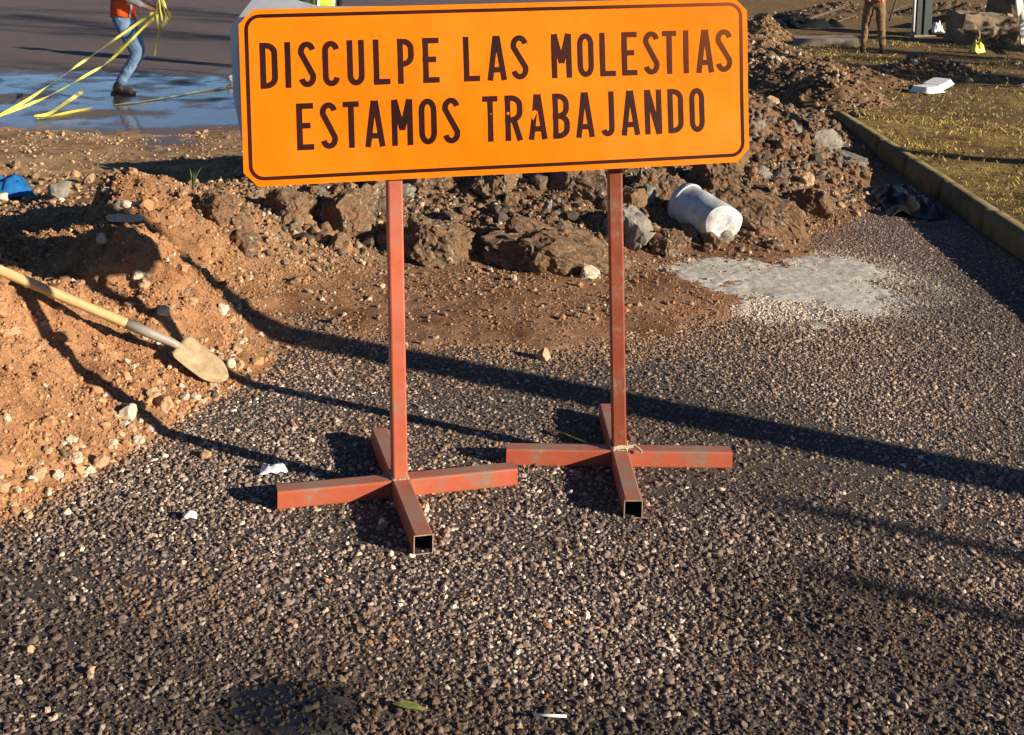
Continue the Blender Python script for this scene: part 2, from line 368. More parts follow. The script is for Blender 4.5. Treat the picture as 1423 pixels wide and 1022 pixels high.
# aggregate standing out of the road
x, y = jgrid(-3.6, 5.0, -2.6, 4.7, .0116)
k = frustum(x, y, .3 + 1.0 * rng.uniform(0, 1, len(x)) ** 1.5) & (kerb_side(x, y) < -.02); x, y = x[k], y[k]
hs = soil(x, y); k = hs < .008; x, y, hs = x[k], y[k], hs[k]
pk = (fbm(x * 2.1, y * 2.1, 61, 4) - .5)
wcd = np.hypot((x - wc[0]) / .17, (y - wc[1]) / .13) + (fbm(x * 6, y * 6, 5, 3) - .5) * .9
cmd = np.hypot((x - cem[0]) / .84, (y - cem[1]) / .80) + (fbm(x * 5, y * 5, 15, 4) - .5) * .9
keep = rng.uniform(0, 1, len(x)) < (.90 + pk * 1.1) * np.where(wcd < 1, .6, 1) * np.where(cmd < .75, .5, 1) * ramp(-y, -4.7, -3.6)
x, y, hs, pk, cmd, wcd = [t[keep] for t in (x, y, hs, pk, cmd, wcd)]; n = len(x)
rad = np.clip(rng.lognormal(math.log(.0064), .46, n), .0028, .0175) * np.where(x > .9, .88, 1)
scl = np.stack([rad * rng.uniform(.85, 1.35, n), rad * rng.uniform(.75, 1.1, n), rad * rng.uniform(.5, .9, n)], 1)
u = rng.uniform(0, 1, n)[:, None]; g = rng.uniform(.7, 1.3, n)[:, None]
col = np.where(u < .38, np.array([[.075, .063, .056]]), np.where(u < .70, np.array([[.125, .106, .100]]), np.where(u < .90, np.array([[.19, .165, .150]]), np.where(u < .962, np.array([[.31, .28, .25]]), np.where(u < .985, np.array([[.20, .115, .065]]), np.array([[.52, .48, .43]])))))) * g
dirt = ramp(soil_smooth(x, y) + pk * .05, -.045, .004)[:, None] * .6
col = col * (1 - dirt) + np.array([[.20, .125, .075]]) * dirt * rng.uniform(.7, 1.5, (n, 1))
cw = (1 - ramp(cmd, .75, 1.15))[:, None] * .8; col = col * (1 - cw) + np.array([[.50, .48, .44]]) * cw * rng.uniform(.7, 1.2, (n, 1))
rt = ramp(x, .3, 2.2)[:, None] * .45; col = col * (1 - rt) + np.array([[.185, .145, .118]]) * rt * g
col = col * np.array([[1.80, 1.60, 1.45]]) * (1 + (fbm(x * 1.1, y * 1.1, 301, 4) - .5)[:, None] * 1.1)
lo = ramp(fbm(x * 1.3, y * 1.3, 88, 3) * .55 - y * .30 - x * .16, .42, .66)[:, None]; col = col * (1 - .55 * lo)
bp = (ramp(fbm(x * 1.9, y * 1.9, 95, 4), .56, .66) * .35)[:, None]; col = col * (1 - bp) + np.array([[.20, .125, .075]]) * bp * rng.uniform(.6, 1.4, (n, 1))
col = np.where((wcd < 1.1)[:, None], col * .22, col)
pts = np.stack([x, y, -.0005 - scl[:, 2] * .30 + rng.uniform(-.002, .0025, n)], 1)
tag(scatter('aggregate', pts, scl, col), 'fine stone aggregate standing out of the worn asphalt', 'aggregate', kind='stuff')
# gravel in the earth
x, y = jgrid(-4.0, 5.2, -.3, 8.0, .026)
k = frustum(x, y, 1.6) & (kerb_side(x, y) < -.05); x, y = x[k], y[k]; hs = soil(x, y); k = hs > -.002; x, y, hs = x[k], y[k], hs[k]
pk = fbm(x * 2.6, y * 2.6, 161, 4)
dens = np.clip(.10 + (pk - .42) * 2.2, .05, 1) * np.where(y > 4.6, .35, 1)
dens = np.maximum(dens, np.where((x > -1.1) & (y > 2.6) & (y < 4.6), .75, 0)); dens = np.maximum(dens, np.where((soil_smooth(x, y) < .13) & (x < -.7) & (y < 1.8), .8, 0))
flat_ = (soil_smooth(x, y) < .05) & (x > -.95) & (y < 3.1); dens = np.where(flat_, dens * .30, dens)
keep = rng.uniform(0, 1, len(x)) < dens; x, y, hs = x[keep], y[keep], hs[keep]; n = len(x)
rad = np.clip(rng.lognormal(math.log(.0082), .50, n), .003, .030)
scl = np.stack([rad * rng.uniform(.85, 1.35, n), rad * rng.uniform(.75, 1.1, n), rad * rng.uniform(.6, .95, n)], 1)
sc_ = soil_col(x, y); u = rng.uniform(0, 1, n)[:, None]
col = sc_ * np.where(u < .7, rng.uniform(.7, 1.25, (n, 1)), rng.uniform(1.1, 1.7, (n, 1)))
grey = np.array([[.22, .165, .115]]); gm = np.where((x > -1)[:, None], .55, .15); col = np.where(rng.uniform(0, 1, (n, 1)) < gm, grey * rng.uniform(.4, 2.2, (n, 1)), col)
col = np.where(rng.uniform(0, 1, (n, 1)) < .06, np.array([[.55, .46, .36]]) * rng.uniform(.8, 1.2, (n, 1)), col)
pts = np.stack([x, y, hs + scl[:, 2] * .25], 1)
tag(scatter('gravel', pts, scl, np.clip(col, 0, .8), NG), 'small stones and clods mixed through the dug earth', 'gravel', kind='stuff')

# loose crumbs of earth
x, y = jgrid(-3.6, 3.6, -.2, 4.0, .0135)
k = frustum(x, y, .3 + 1.3 * rng.uniform(0, 1, len(x))) & (kerb_side(x, y) < -.05); x, y = x[k], y[k]; hs = soil(x, y); k = (hs > .003) & (rng.uniform(0, 1, len(x)) < np.clip((fbm(x * 3.3, y * 3.3, 191, 4) - .30) * 2.6, .15, .9) * np.where((soil_smooth(x, y) < .05) & (x > -.95) & (y < 3.1), .4, 1)); x, y, hs = x[k], y[k], hs[k]; n = len(x)
rad = np.clip(rng.lognormal(math.log(.0052), .42, n), .0025, .016); scl = np.stack([rad * rng.uniform(.85, 1.3, n), rad, rad * rng.uniform(.6, .95, n)], 1)
col = soil_col(x, y) * 1.02 * np.where(rng.uniform(0, 1, (n, 1)) < .85, rng.uniform(.75, 1.25, (n, 1)), rng.uniform(1.2, 1.6, (n, 1)))
tag(scatter('crumbs', np.stack([x, y, hs + scl[:, 2] * .2], 1), scl, np.clip(col, 0, .8), NG1), 'loose crumbs of dug earth covering the heaps', 'earth', kind='stuff')

# bigger clods
x, y = jgrid(-4.0, 5.0, -.1, 8.6, .055); k = frustum(x, y, 1.6) & (kerb_side(x, y) < -.1); x, y = x[k], y[k]; hs = soil(x, y); sm_ = soil_smooth(x, y)
ridge_ = (x > -1.0) & (y > 2.9); dn = np.where(ridge_, .85, .28) * np.clip((fbm(x * 2.2, y * 2.2, 231, 4) - .33) * 4, .1, 1)
k = (hs > .03) & (sm_ > .05) & (rng.uniform(0, 1, len(x)) < dn); x, y, hs, ridge_ = x[k], y[k], hs[k], ridge_[k]; n = len(x)
rad = np.clip(rng.lognormal(math.log(.017), .5, n), .008, .055) * np.where(ridge_, 1.35, 1); scl = np.stack([rad * rng.uniform(.85, 1.4, n), rad, rad * rng.uniform(.6, .9, n)], 1)
col = soil_col(x, y) * rng.uniform(.6, 1.25, (n, 1)); col = np.where((ridge_ & (rng.uniform(0, 1, n) < .45))[:, None], np.array([[.10, .075, .056]]) * rng.uniform(.4, 1.9, (n, 1)), col)
tag(scatter('earth_clods', np.stack([x, y, hs + scl[:, 2] * .3], 1), scl, col), 'crumbling clods of damp earth and asphalt crumbs on the heaps', 'earth', kind='stuff')
# spilt cement powder: a thin ragged crust
xs = np.arange(cem[0] - 1.5, cem[0] + 1.5, .014); ys = np.arange(cem[1] - 1.4, cem[1] + 1.4, .014); X, Y = np.meshgrid(xs, ys)
dd = np.hypot((X - cem[0]) / .84, (Y - cem[1]) / .80) + (fbm(X * 2.6, Y * 2.6, 401, 5, .6) - .5) * 1.5
Z = .0090 - .016 * ramp(dd, .25, 1.3) + (fbm(X * 30, Y * 30, 411, 4, .65) - .5) * .012 + (fbm(X * 6, Y * 6, 412, 3) - .5) * .006
V = np.stack([X, Y, Z], -1).reshape(-1, 3); nx = len(xs) - 1; ny = len(ys) - 1; I, J = np.meshgrid(np.arange(nx), np.arange(ny)); a = (J * (nx + 1) + I); q = np.stack([a, a + 1, a + nx + 2, a + nx + 1], -1).reshape(-1, 4)
q = q[(V[:, 2][q].max(1) > .0005) & (dd.ravel()[q].min(1) < 1.35)]; u, inv = np.unique(q, return_inverse=True)
m = Mt('cement_powder', .95, spec=.2); P_ = m.pos(); n1 = m.noise(4, 5, .65, P_); n2 = m.noise(90, 4, .75, P_)
m.col(m.mix(1.0, m.ramp(n1, [(.3, (.46, .41, .34)), (.6, (.66, .63, .57))]), m.ramp(n2, [(.3, (.70,) * 3), (.7, (1.12,) * 3)]), 'MULTIPLY')); m.bump(n2, .6, .006)
tag(link('cement_spill', pymesh('cement_spill', V[u], inv.reshape(-1, 4).tolist(), True), m.m), 'ragged pale grey spill of cement powder on the asphalt', 'cement', kind='stuff')

# ------------------------------------------------------------------ verge, kerb
m = Mt('verge_ground', .95, spec=.2); P_ = m.pos()
n1 = m.noise(1.6, 5, .65, P_); n2 = m.noise(30, 5, .7, P_); n3 = m.noise(.5, 4, .6, P_)
c = m.ramp(n1, [(.3, (.14, .08, .040)), (.48, (.32, .205, .070)), (.66, (.50, .35, .12))])
vs_ = m.n.new('ShaderNodeSeparateXYZ'); m.l.new(P_, vs_.inputs[0])
c = m.mix(m.math('MAXIMUM', m.g(n3, .48, .6), m.math('MULTIPLY', m.g(m.math('ADD', vs_.outputs[1], m.math('MULTIPLY', n3, 5)), 11.0, 13.0), .85)), c, m.ramp(n2, [(.3, (.15, .09, .045)), (.7, (.30, .20, .10))]))
c = m.mix(1.0, c, m.ramp(m.noise(11, 5, .75, P_), [(.35, (.45, .42, .36)), (.65, (1.25, 1.25, 1.2))]), 'MULTIPLY')
m.col(c); m.bump(m.math('ADD', n2, m.math('MULTIPLY', m.noise(11, 5, .75, P_), 2)), 1.0, .04); VERGE = m.m
ts = np.concatenate([np.arange(-12, 22, .12), np.array([24, 28, 34, 42, 60, 100.])]); us = np.concatenate([np.arange(.145, 9, .12), np.array([10, 12, 15, 20, 30, 45, 70])])
T_, U_ = np.meshgrid(ts, us); X = KA[0] + KD[0] * T_ + KN[0] * U_; Y = KA[1] + KD[1] * T_ + KN[1] * U_
VZ = verge_z(X, Y); VZ[0] = np.where(ts > 5.6, -.04, VZ[0]); V = np.stack([X, Y, VZ], -1).reshape(-1, 3); nx = len(ts) - 1; ny = len(us) - 1
I, J = np.meshgrid(np.arange(nx), np.arange(ny)); a = (J * (nx + 1) + I).ravel()
tag(link('verge', pymesh('verge', V, np.stack([a, a + nx + 1, a + nx + 2, a + 1], -1).tolist(), True), VERGE), 'dry grassy verge with bare earth behind the kerb', 'verge', kind='structure')
# dry grass
m = Mt('dry_grass', .8, spec=.2); aa = m.attr('col'); m.col(aa)
m.b.inputs['Subsurface Weight'].default_value = 0
GRASS = m.m
n = 90000
t = rng.uniform(0, 1, n) ** 1.5 * 19 - 2; u = .2 + rng.uniform(0, 1, n) ** 1.2 * 9
X = KA[0] + KD[0] * t + KN[0] * u; Y = KA[1] + KD[1] * t + KN[1] * u
dn = fbm(X * 1.6, Y * 1.6, 51, 4); bare = ramp(fbm(X * .5, Y * .5, 53, 3), .48, .6) * .7 + ramp(t, 8, 11) * .45
k = (rng.uniform(0, 1, n) < np.clip((dn - .32) * 3.2, .04, 1) * (1 - np.clip(bare, 0, .93))); X, Y, t, dn = X[k], Y[k], t[k], dn[k]; n = len(X)
Z = verge_z(X, Y) - .004; hgt = rng.uniform(.012, .045, n) * (1 + .03 * t); wd = rng.uniform(.003, .006, n) * (1 + .07 * np.maximum(t, 0)); ang = rng.uniform(0, 6.28, n); le = rng.uniform(.3, 1.4, n); la = rng.uniform(0, 6.28, n)
V = np.zeros((n, 4, 3)); dx, dy = np.cos(ang) * wd, np.sin(ang) * wd
V[:, 0] = np.stack([X - dx, Y - dy, Z], 1); V[:, 1] = np.stack([X + dx, Y + dy, Z], 1)
mx, my = np.cos(la) * hgt * le * .4, np.sin(la) * hgt * le * .4
V[:, 2] = np.stack([X + mx + dx * .7, Y + my + dy * .7, Z + hgt * .6], 1); V[:, 3] = np.stack([X + mx * 2.4, Y + my * 2.4, Z + hgt], 1)
b = np.arange(n)[:, None] * 4
F = np.concatenate([b + np.array([[0, 1, 2]]), b + np.array([[0, 2, 3]])]).tolist()
me = pymesh('grass', V.reshape(-1, 3), F)
w = rng.uniform(0, 1, (n, 1)); colr = np.where(w < .55, np.array([[.50, .37, .12]]), np.where(w < .85, np.array([[.28, .225, .06]]), np.array([[.42, .34, .17]]))) * rng.uniform(.6, 1.15, (n, 1))
at = me.attributes.new('col', 'FLOAT_COLOR', 'POINT'); at.data.foreach_set('color', np.repeat(np.concatenate([colr, np.ones((n, 1))], 1), 4, 0).astype(np.float32).ravel())
tag(link('grass', me, GRASS), 'short dry yellow grass on the verge', 'grass', kind='stuff')
# kerb, stone by stone
m = Mt('kerb_concrete', .9); P_ = m.pos(); n1 = m.noise(3, 5, .65, P_); n2 = m.noise(40, 4, .7, P_)
c = m.ramp(n1, [(.3, (.085, .062, .024)), (.5, (.18, .13, .038)), (.66, (.20, .165, .10))])
c = m.mix(1.0, c, m.ramp(n2, [(.3, (.65, .65, .65)), (.7, (1.2, 1.2, 1.2))]), 'MULTIPLY'); m.col(c); m.bump(n2, .6, .008); KERB = m.m
kr = tag(empty('kerb', (KA[0], KA[1], 0)), 'low kerb with faded yellow paint along the grass verge', 'kerb')
def kerbstone_mesh(L, seed):
    bm = bmesh.new(); bmesh.ops.create_cube(bm, size=1)
    for v_ in bm.verts:
        v_.co.x *= L; v_.co.y *= .15; v_.co.z = v_.co.z * .25 + .035
        if v_.co.z > 0 and v_.co.y > 0: v_.co.y -= .02
    bmesh.ops.bevel(bm, geom=[e for e in bm.edges], offset=.014, segments=2, affect='EDGES')
    bmesh.ops.subdivide_edges(bm, edges=[e for e in bm.edges if e.calc_length() > .3], cuts=7)
    for v_ in bm.verts:
        v_.co += mnoise.noise_vector(v_.co * 9 + Vector((seed * 5.1, 0, 0))) * .006
    return bm_mesh('kerbstone', bm, True)
ksm = [kerbstone_mesh(.985, i) for i in range(4)]
for i in range(-10, 6):
    o = link('kerbstone', ksm[i % 4], KERB, kr)
    s = i + .36
    o.location = (KD[0] * s + KN[0] * .075, KD[1] * s + KN[1] * .075, rng.uniform(-.006, .004)); o.rotation_euler = (0, 0, math.atan2(KD[1], KD[0]) + rng.uniform(-.006, .006))
    # local +y points to the road
# far heap of earth beside the verge
clods, clodc = [], []
def heap(name, c, rx, ry, h, seed, label, colr):
    th = np.linspace(0, 2 * math.pi, 110, endpoint=False); rr = np.linspace(0, 1, 44)
    R, TH = np.meshgrid(rr, th); X = c[0] + R * np.cos(TH) * rx; Y = c[1] + R * np.sin(TH) * ry
    base = np.where(kerb_side(X, Y) > .12, .148, .148 * ramp(kerb_side(X, Y), -.9, .12))
    Z = base - .03 + h * (1 - ramp(R, 0, 1)) * (.7 + .6 * fbm(X * 1.5, Y * 1.5, seed, 4)) + (fbm(X * 6, Y * 6, seed + 3, 4) - .5) * .20 * (1 - R * .7) + (.45 - worley(X * 5, Y * 5, seed)) * .07 * (1 - R)
    n1, n0 = R.shape; f = []
    for i in range(n1):
        for j in range(n0 - 1):
            a = i * n0 + j; b = ((i + 1) % n1) * n0 + j; f.append((a, a + 1, b + 1, b))
    VV = np.stack([X, Y, Z], -1).reshape(-1, 3); me = pymesh(name, VV, f, True)
    pick_ = VV[rng.integers(0, len(VV), 900)]; clods.append(pick_ + np.concatenate([rng.uniform(-.05, .05, (900, 2)), np.zeros((900, 1))], 1)); clodc.append(np.tile(np.array(colr), (900, 1)))
    at = me.attributes.new('col', 'FLOAT_COLOR', 'POINT'); at.data.foreach_set('color', np.tile(np.array([*colr, 1.]), (len(me.vertices), 1)).astype(np.float32).ravel())
    return tag(link(name, me, SOIL), label, 'soil heap', kind='structure')
p_ = G(1058, 62); heap('soil_heap', p_, .75, .9, .42, 5, 'rounded heap of brown earth where kerb disappears', (.27, .17, .09))
for i, (t_, u_, rx_, ry_, h_, lb_) in enumerate(((6.9, .15, 1.0, 1.0, .34, 'dark churned earth burying the end of the kerb'), (8.7, .5, 1.6, 1.2, .30, 'dark churned earth dug out onto the verge'), (10.6, -.1, 1.3, 1.5, .30, 'spread of brown earth over the edge of the verge'), (13.2, .0, 1.5, 2.0, .32, 'long bank of earth along the edge of the verge'))):
    heap('soil_heap', (KA[0] + KD[0] * t_ + KN[0] * u_, KA[1] + KD[1] * t_ + KN[1] * u_), rx_, ry_, h_, 15 + i * 4, lb_, ((.20, .125, .07), (.17, .105, .06), (.21, .13, .075), (.22, .135, .075))[i])
p_ = G(1170, 22, .15); heap('soil_heap', p_, 2.2, 1.6, .35, 45, 'bank of dark earth and litter behind the person in khaki', (.15, .10, .06)); p_ = G(1325, 22, .15); heap('soil_heap', p_, 2.4, 1.8, .4, 55, 'bank of dark earth behind the dark green post', (.15, .10, .06))
p_ = G(1290, 98, .15); heap('soil_heap', p_, 1.1, .7, .2, 25, 'low spread of brown earth behind the foam tray', (.22, .13, .075))

pts = np.concatenate(clods); col = np.concatenate(clodc); n = len(pts); rad = np.clip(rng.lognormal(math.log(.022), .5, n), .008, .07)
col = np.where(rng.uniform(0, 1, (n, 1)) < .12, np.array([[.45, .38, .30]]), col * rng.uniform(.7, 1.6, (n, 1)))
tag(scatter('clods', pts + np.array([[0, 0, .004]]), np.stack([rad * 1.1, rad, rad * .7], 1), np.clip(col, 0, .8)), 'clods and stones lying over the earth on the verge', 'earth', kind='stuff')

# ------------------------------------------------------------------ sign
def paint(name, col, rust=(.10, .045, .025), rough=.5, amt=.62):
    m = Mt(name, rough); n1 = m.noise(6, 6, .7); n2 = m.noise(45, 5, .7); n3 = m.noise(2.2, 4, .6)
    c = m.ramp(n3, [(.3, tuple(x * .78 for x in col)), (.7, tuple(min(1, x * 1.15) for x in col))])
    c = m.mix(m.g(m.math('ADD', m.math('MULTIPLY', n1, .6), m.math('MULTIPLY', n2, .4)), amt, amt + .07), c, m.mix(n2, rust, (.34, .24, .17)))
    nz = m.n.new('ShaderNodeSeparateXYZ'); m.l.new(m.n.new('ShaderNodeNewGeometry').outputs['Normal'], nz.inputs[0])
    c = m.mix(m.math('MULTIPLY', m.g(nz.outputs[2], .6, .95), m.g(n1, .25, .7)), c, (.30, .19, .14))     # settled dust
    c = m.mix(m.math('MULTIPLY', m.g(n1, .45, .7), .16), c, (.40, .24, .16))
    m.col(c); m.rough(m.ramp(n1, [(.3, (rough - .1,) * 3), (.7, (rough + .2,) * 3)])); m.bump(n2, .25, .002); return m.m
RED = paint('red_oxide_paint', (.44, .094, .046), amt=.55); RED2 = paint('red_oxide_paint_stained', (.27, .058, .024), rust=(.09, .04, .02), amt=.54)
m = Mt('orange_sheeting', .32, spec=.22); n1 = m.noise(2.0, 5, .65); n2 = m.noise(70, 4, .7); sc1 = m.noise(9, 6, .75, dist=1.5)
c = m.ramp(n1, [(.3, (.86, .155, .001)), (.7, (.99, .212, .001))])
c = m.mix(m.g(sc1, .735, .76), c, (.75, .50, .25)); c = m.mix(m.math('MULTIPLY', m.g(m.noise(4, 6, .75, dist=.8), .52, .75), .45), c, (.60, .20, .03))
m.col(c); m.rough(m.ramp(n1, [(.3, (.26,) * 3), (.7, (.42,) * 3)])); m.bump(m.math('ADD', m.noise(1.7, 3, .5), m.math('MULTIPLY', m.noise(14, 2, .5), .08)), .5, .03); ORANGE = m.m
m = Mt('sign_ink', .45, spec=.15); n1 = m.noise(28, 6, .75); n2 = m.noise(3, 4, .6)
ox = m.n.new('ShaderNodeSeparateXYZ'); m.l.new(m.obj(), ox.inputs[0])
glare = m.math('MULTIPLY', m.g(ox.outputs[0], .25, 1.0), m.g(ox.outputs[2], .2, .6))      # sun glare on the upper right print, put into the ink colour
c = m.ramp(n2, [(.35, (.020, .006, .005)), (.65, (.042, .010, .007))]); c = m.mix(m.math('MULTIPLY', glare, .85), c, (.30, .075, .015))
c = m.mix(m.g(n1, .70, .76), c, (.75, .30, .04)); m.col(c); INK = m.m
m = Mt('galvanised_sheet', .38, (.5, .52, .55), .75); n1 = m.noise(5, 5, .65)
m.col(m.ramp(n1, [(.3, (.40, .42, .45)), (.7, (.62, .65, .68))])); m.bump(m.noise(4, 3), .3, .01); ZINC = m.m
BARE = simple('raw_steel_edge', (.42, .33, .22), .55, .3, 60, .1, .3)

LEAN, PR, ZB = .07363, .04245, 1.1288
PW, PH = 1.78, .5915
sg = tag(empty('road_work_sign', (.06, .06, 0)), 'orange road work sign with Spanish lettering on two red steel stands', 'sign')
sgM = Matrix.Translation(-Vector(sg.location))
# frame of the panel: u right, v up, w out of the face
Mp = Matrix.Translation((0, 0, ZB)) @ Matrix.Rotation(-LEAN, 4, 'X') @ Matrix.Rotation(-PR, 4, 'Y')
def uvw(u, v_, w): return (u, -w, v_)
def poly_plate(pts, w0, w1):
    n = len(pts); v_ = [uvw(a, b, w0) for a, b in pts] + [uvw(a, b, w1) for a, b in pts]
    return v_, [list(range(n)), list(range(2 * n - 1, n - 1, -1))] + [[i + n, (i + 1) % n + n, (i + 1) % n, i] for i in range(n)]
def on_panel(name, v_, f, mat):
    o = link(name, pymesh(name, v_, f), mat, sg); o.matrix_parent_inverse = Matrix(); o.matrix_local = sgM @ Mp; return o
# the face: a chamfered plate, gently bowed and dented
def bow(u, v_): return .0035 * math.sin(u * 2.3 + .4) + .0025 * math.sin(u * 5.1 + v_ * 6) + .002 * math.sin(v_ * 9 + u * 3)
def inside_oct(u, v_):
    c = .048; du = PW / 2 - abs(u); dv = min(v_, PH - v_); return du + dv >= c - 1e-6
bm = bmesh.new()
us = [-PW / 2, -PW / 2 + .048] + list(np.linspace(-PW / 2 + .1, PW / 2 - .1, 30)) + [PW / 2 - .048, PW / 2]
vs = [0, .048] + list(np.linspace(.1, PH - .1, 8)) + [PH - .048, PH]
gv = {}
for i, u_ in enumerate(us):
    for j, v_ in enumerate(vs):
        if inside_oct(u_, v_): gv[i, j] = bm.verts.new(uvw(u_, v_, bow(u_, v_)))
for i in range(len(us) - 1):
    for j in range(len(vs) - 1):
        k4 = [gv.get(t) for t in ((i, j), (i + 1, j), (i + 1, j + 1), (i, j + 1))]; k4 = [t for t in k4 if t]
        if len(k4) >= 3: bm.faces.new(k4)
ex = bmesh.ops.extrude_face_region(bm, geom=list(bm.faces))
for t in ex['geom']:
    if isinstance(t, bmesh.types.BMVert): t.co.y += .003
o = link('face_panel', bm_mesh('face_panel', bm), ORANGE, sg); o.matrix_local = sgM @ Mp
# bent sheet behind
bp = [(-.855, .03), (.86, .03), (.872, .2), (.90, .36), (.903, .535), (.865, .575), (.2, .578), (-.62, .598), (-.70, .622), (-.845, .627), (-.922, .53), (-.918, .30), (-.895, .15)]
on_panel('back_sheet', *poly_plate(bp, -.078, -.074), ZINC)
# writing
def arc(cx, cy, rx, ry, a0, a1, n=9): return [(cx + rx * math.cos(math.radians(a0 + (a1 - a0) * i / n)), cy + ry * math.sin(math.radians(a0 + (a1 - a0) * i / n))) for i in range(n + 1)]
def glyph(ch, W, H, t):
    a = t / 2; cx = W / 2; rx = cx - a; ry = min(.19 * H, rx * 1.25); L, R, T, B = a, W - a, H - a, a
    vert = lambda x: ([(x, 0), (x, H)], False)
    hor = lambda y, x1=W: ([(0, y), (x1, y)], False)
    bx = W * .50; by = .17 * H
    def bowl(y0, y1, ww=R):
        rr = min(by, (y1 - y0) / 2); return ([(0, y1), (ww - bx, y1)] + arc(ww - bx, y1 - rr, bx, rr, 90, 0, 7) + arc(ww - bx, y0 + rr, bx, rr, 0, -90, 7) + [(0, y0)], False)
    return {
        'D': lambda: [vert(L), bowl(B, T)], 'I': lambda: [vert(cx)],
        'S': lambda: [(arc(cx, T - ry, rx, ry, 12, 195, 12) + arc(cx, B + ry, rx, ry, 15, -168, 12), False)],
        'C': lambda: [(arc(cx, T - ry, rx, ry, 8, 180, 10) + arc(cx, B + ry, rx, ry, 180, 352, 10), False)],
        'O': lambda: [(arc(cx, T - ry * 1.2, rx, ry * 1.2, 0, 180, 12) + arc(cx, B + ry * 1.2, rx, ry * 1.2, 180, 360, 12), True)],
        'U': lambda: [([(L, H)] + arc(cx, B + ry, rx, ry, 180, 360, 12) + [(R, H)], False)],
        'L': lambda: [vert(L), hor(B)], 'P': lambda: [vert(L), bowl(.44 * H, T)],
        'E': lambda: [vert(L), hor(T), hor(B), hor(H * .52, W * .82)],
        'A': lambda: [([(a * 1.05, 0), (cx - a * .25, H)], False), ([(W - a * 1.05, 0), (cx + a * .25, H)], False), ([(W * .2, H * .24), (W * .8, H * .24)], False)],
        'M': lambda: [vert(L), vert(R), ([(a * 1.1, H), (cx, H * .34)], False), ([(W - a * 1.1, H), (cx, H * .34)], False)],
        'T': lambda: [vert(cx), hor(T)], 'R': lambda: [vert(L), bowl(.46 * H, T), ([(cx, H * .46), (W - a, 0)], False)],
        'B': lambda: [vert(L), bowl(.50 * H, T, R * .97), bowl(B, .50 * H)],
        'J': lambda: [([(R, H)] + arc(cx, B + ry, rx, ry, 0, -165, 10), False)],
        'N': lambda: [vert(L), vert(R), ([(a * 1.15, H), (W - a * 1.15, 0)], False)],
    }[ch]()
def ribbon(path, closed, t, w0, w1, ox, oy):
    P = [Vector((x, y)) for x, y in path]; q = [P[0]]
    for p_ in P[1:]:
        if (p_ - q[-1]).length > 1e-5: q.append(p_)
    if closed and (q[0] - q[-1]).length < 1e-5: q.pop()
    n = len(q); Ls = []
    for i in range(n):
        d0 = (q[i] - q[i - 1]).normalized() if (i > 0 or closed) else (q[1] - q[0]).normalized()
        d1 = (q[(i + 1) % n] - q[i]).normalized() if (i < n - 1 or closed) else d0
        nv = Vector((-(d0.y + d1.y), d0.x + d1.x)); nv.normalize(); k_ = max(.5, nv.dot(Vector((-d1.y, d1.x))))
        Ls.append(nv * (t / 2 / k_))
    v_ = []
    for w in (w1, w0):
        for i in range(n):
            for s_ in (1, -1):
                e = q[i] + Ls[i] * s_; u_, vv = ox + e.x, oy + e.y; v_.append(uvw(u_, vv, bow(u_, vv) + w))
    f = []; m_ = n if closed else n - 1
    for i in range(m_):
        j = (i + 1) % n; f.append((2 * i, 2 * i + 1, 2 * j + 1, 2 * j)); o2 = 2 * n
        f.append((2 * i, 2 * j, 2 * j + o2, 2 * i + o2)); f.append((2 * i + 1, 2 * i + 1 + o2, 2 * j + 1 + o2, 2 * j + 1))
    return v_, f
TXT = [([('D', -0.825, -0.767), ('I', -0.743, -0.724), ('S', -0.699, -0.641), ('C', -0.619, -0.562), ('U', -0.537, -0.479), ('L', -0.449, -0.393), ('P', -0.367, -0.311), ('E', -0.281, -0.225), ('L', -0.141, -0.085), ('A', -0.06, 0.01), ('S', 0.025, 0.086), ('M', 0.169, 0.241), ('O', 0.262, 0.321), ('L', 0.343, 0.400), ('E', 0.423, 0.479), ('S', 0.502, 0.561), ('T', 0.572, 0.624), ('I', 0.650, 0.669), ('A', 0.696, 0.764), ('S', 0.77, 0.832)], .326, .480),
       ([('E', -0.711, -0.655), ('S', -0.633, -0.575), ('T', -0.556, -0.502), ('A', -0.485, -0.415), ('M', -0.393, -0.321), ('O', -0.3, -0.239), ('S', -0.219, -0.159), ('T', -0.080, -0.027), ('R', -0.002, 0.06), ('A', 0.079, 0.147), ('B', 0.167, 0.227), ('A', 0.248, 0.317), ('J', 0.339, 0.389), ('A', 0.413, 0.483), ('N', 0.501, 0.564), ('D', 0.587, 0.645), ('O', 0.668, 0.724)], .115, .273)]
for row, v0, v1 in TXT:
    for ch, u0, u1 in row:
        vv, ff = [], []
        for i, (path, cl) in enumerate(glyph(ch, u1 - u0, v1 - v0, .0195)):
            a, b = ribbon(path, cl, .0195, .0002, .0007 + .00012 * i, u0, v0); k0 = len(vv); vv += a; ff += [tuple(x + k0 for x in t) for t in b]
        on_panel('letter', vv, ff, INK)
bw, bh, br = .866, PH, .045
rect = arc(bw - br, .569 - br, br, br, 0, 90, 8) + [(i, .569) for i in np.linspace(bw - br - .06, -bw + br + .06, 26)] + arc(-bw + br, .569 - br, br, br, 90, 180, 8) + [(-bw, i) for i in np.linspace(.48, .11, 6)] + \
       arc(-bw + br, .026 + br, br, br, 180, 270, 8) + [(i, .026) for i in np.linspace(-bw + br + .06, bw - br - .06, 26)] + arc(bw - br, .026 + br, br, br, 270, 360, 8) + [(bw, i) for i in np.linspace(.11, .48, 6)]
on_panel('border_line', *ribbon(rect, True, .0125, .0002, .0007, 0, 0), INK)
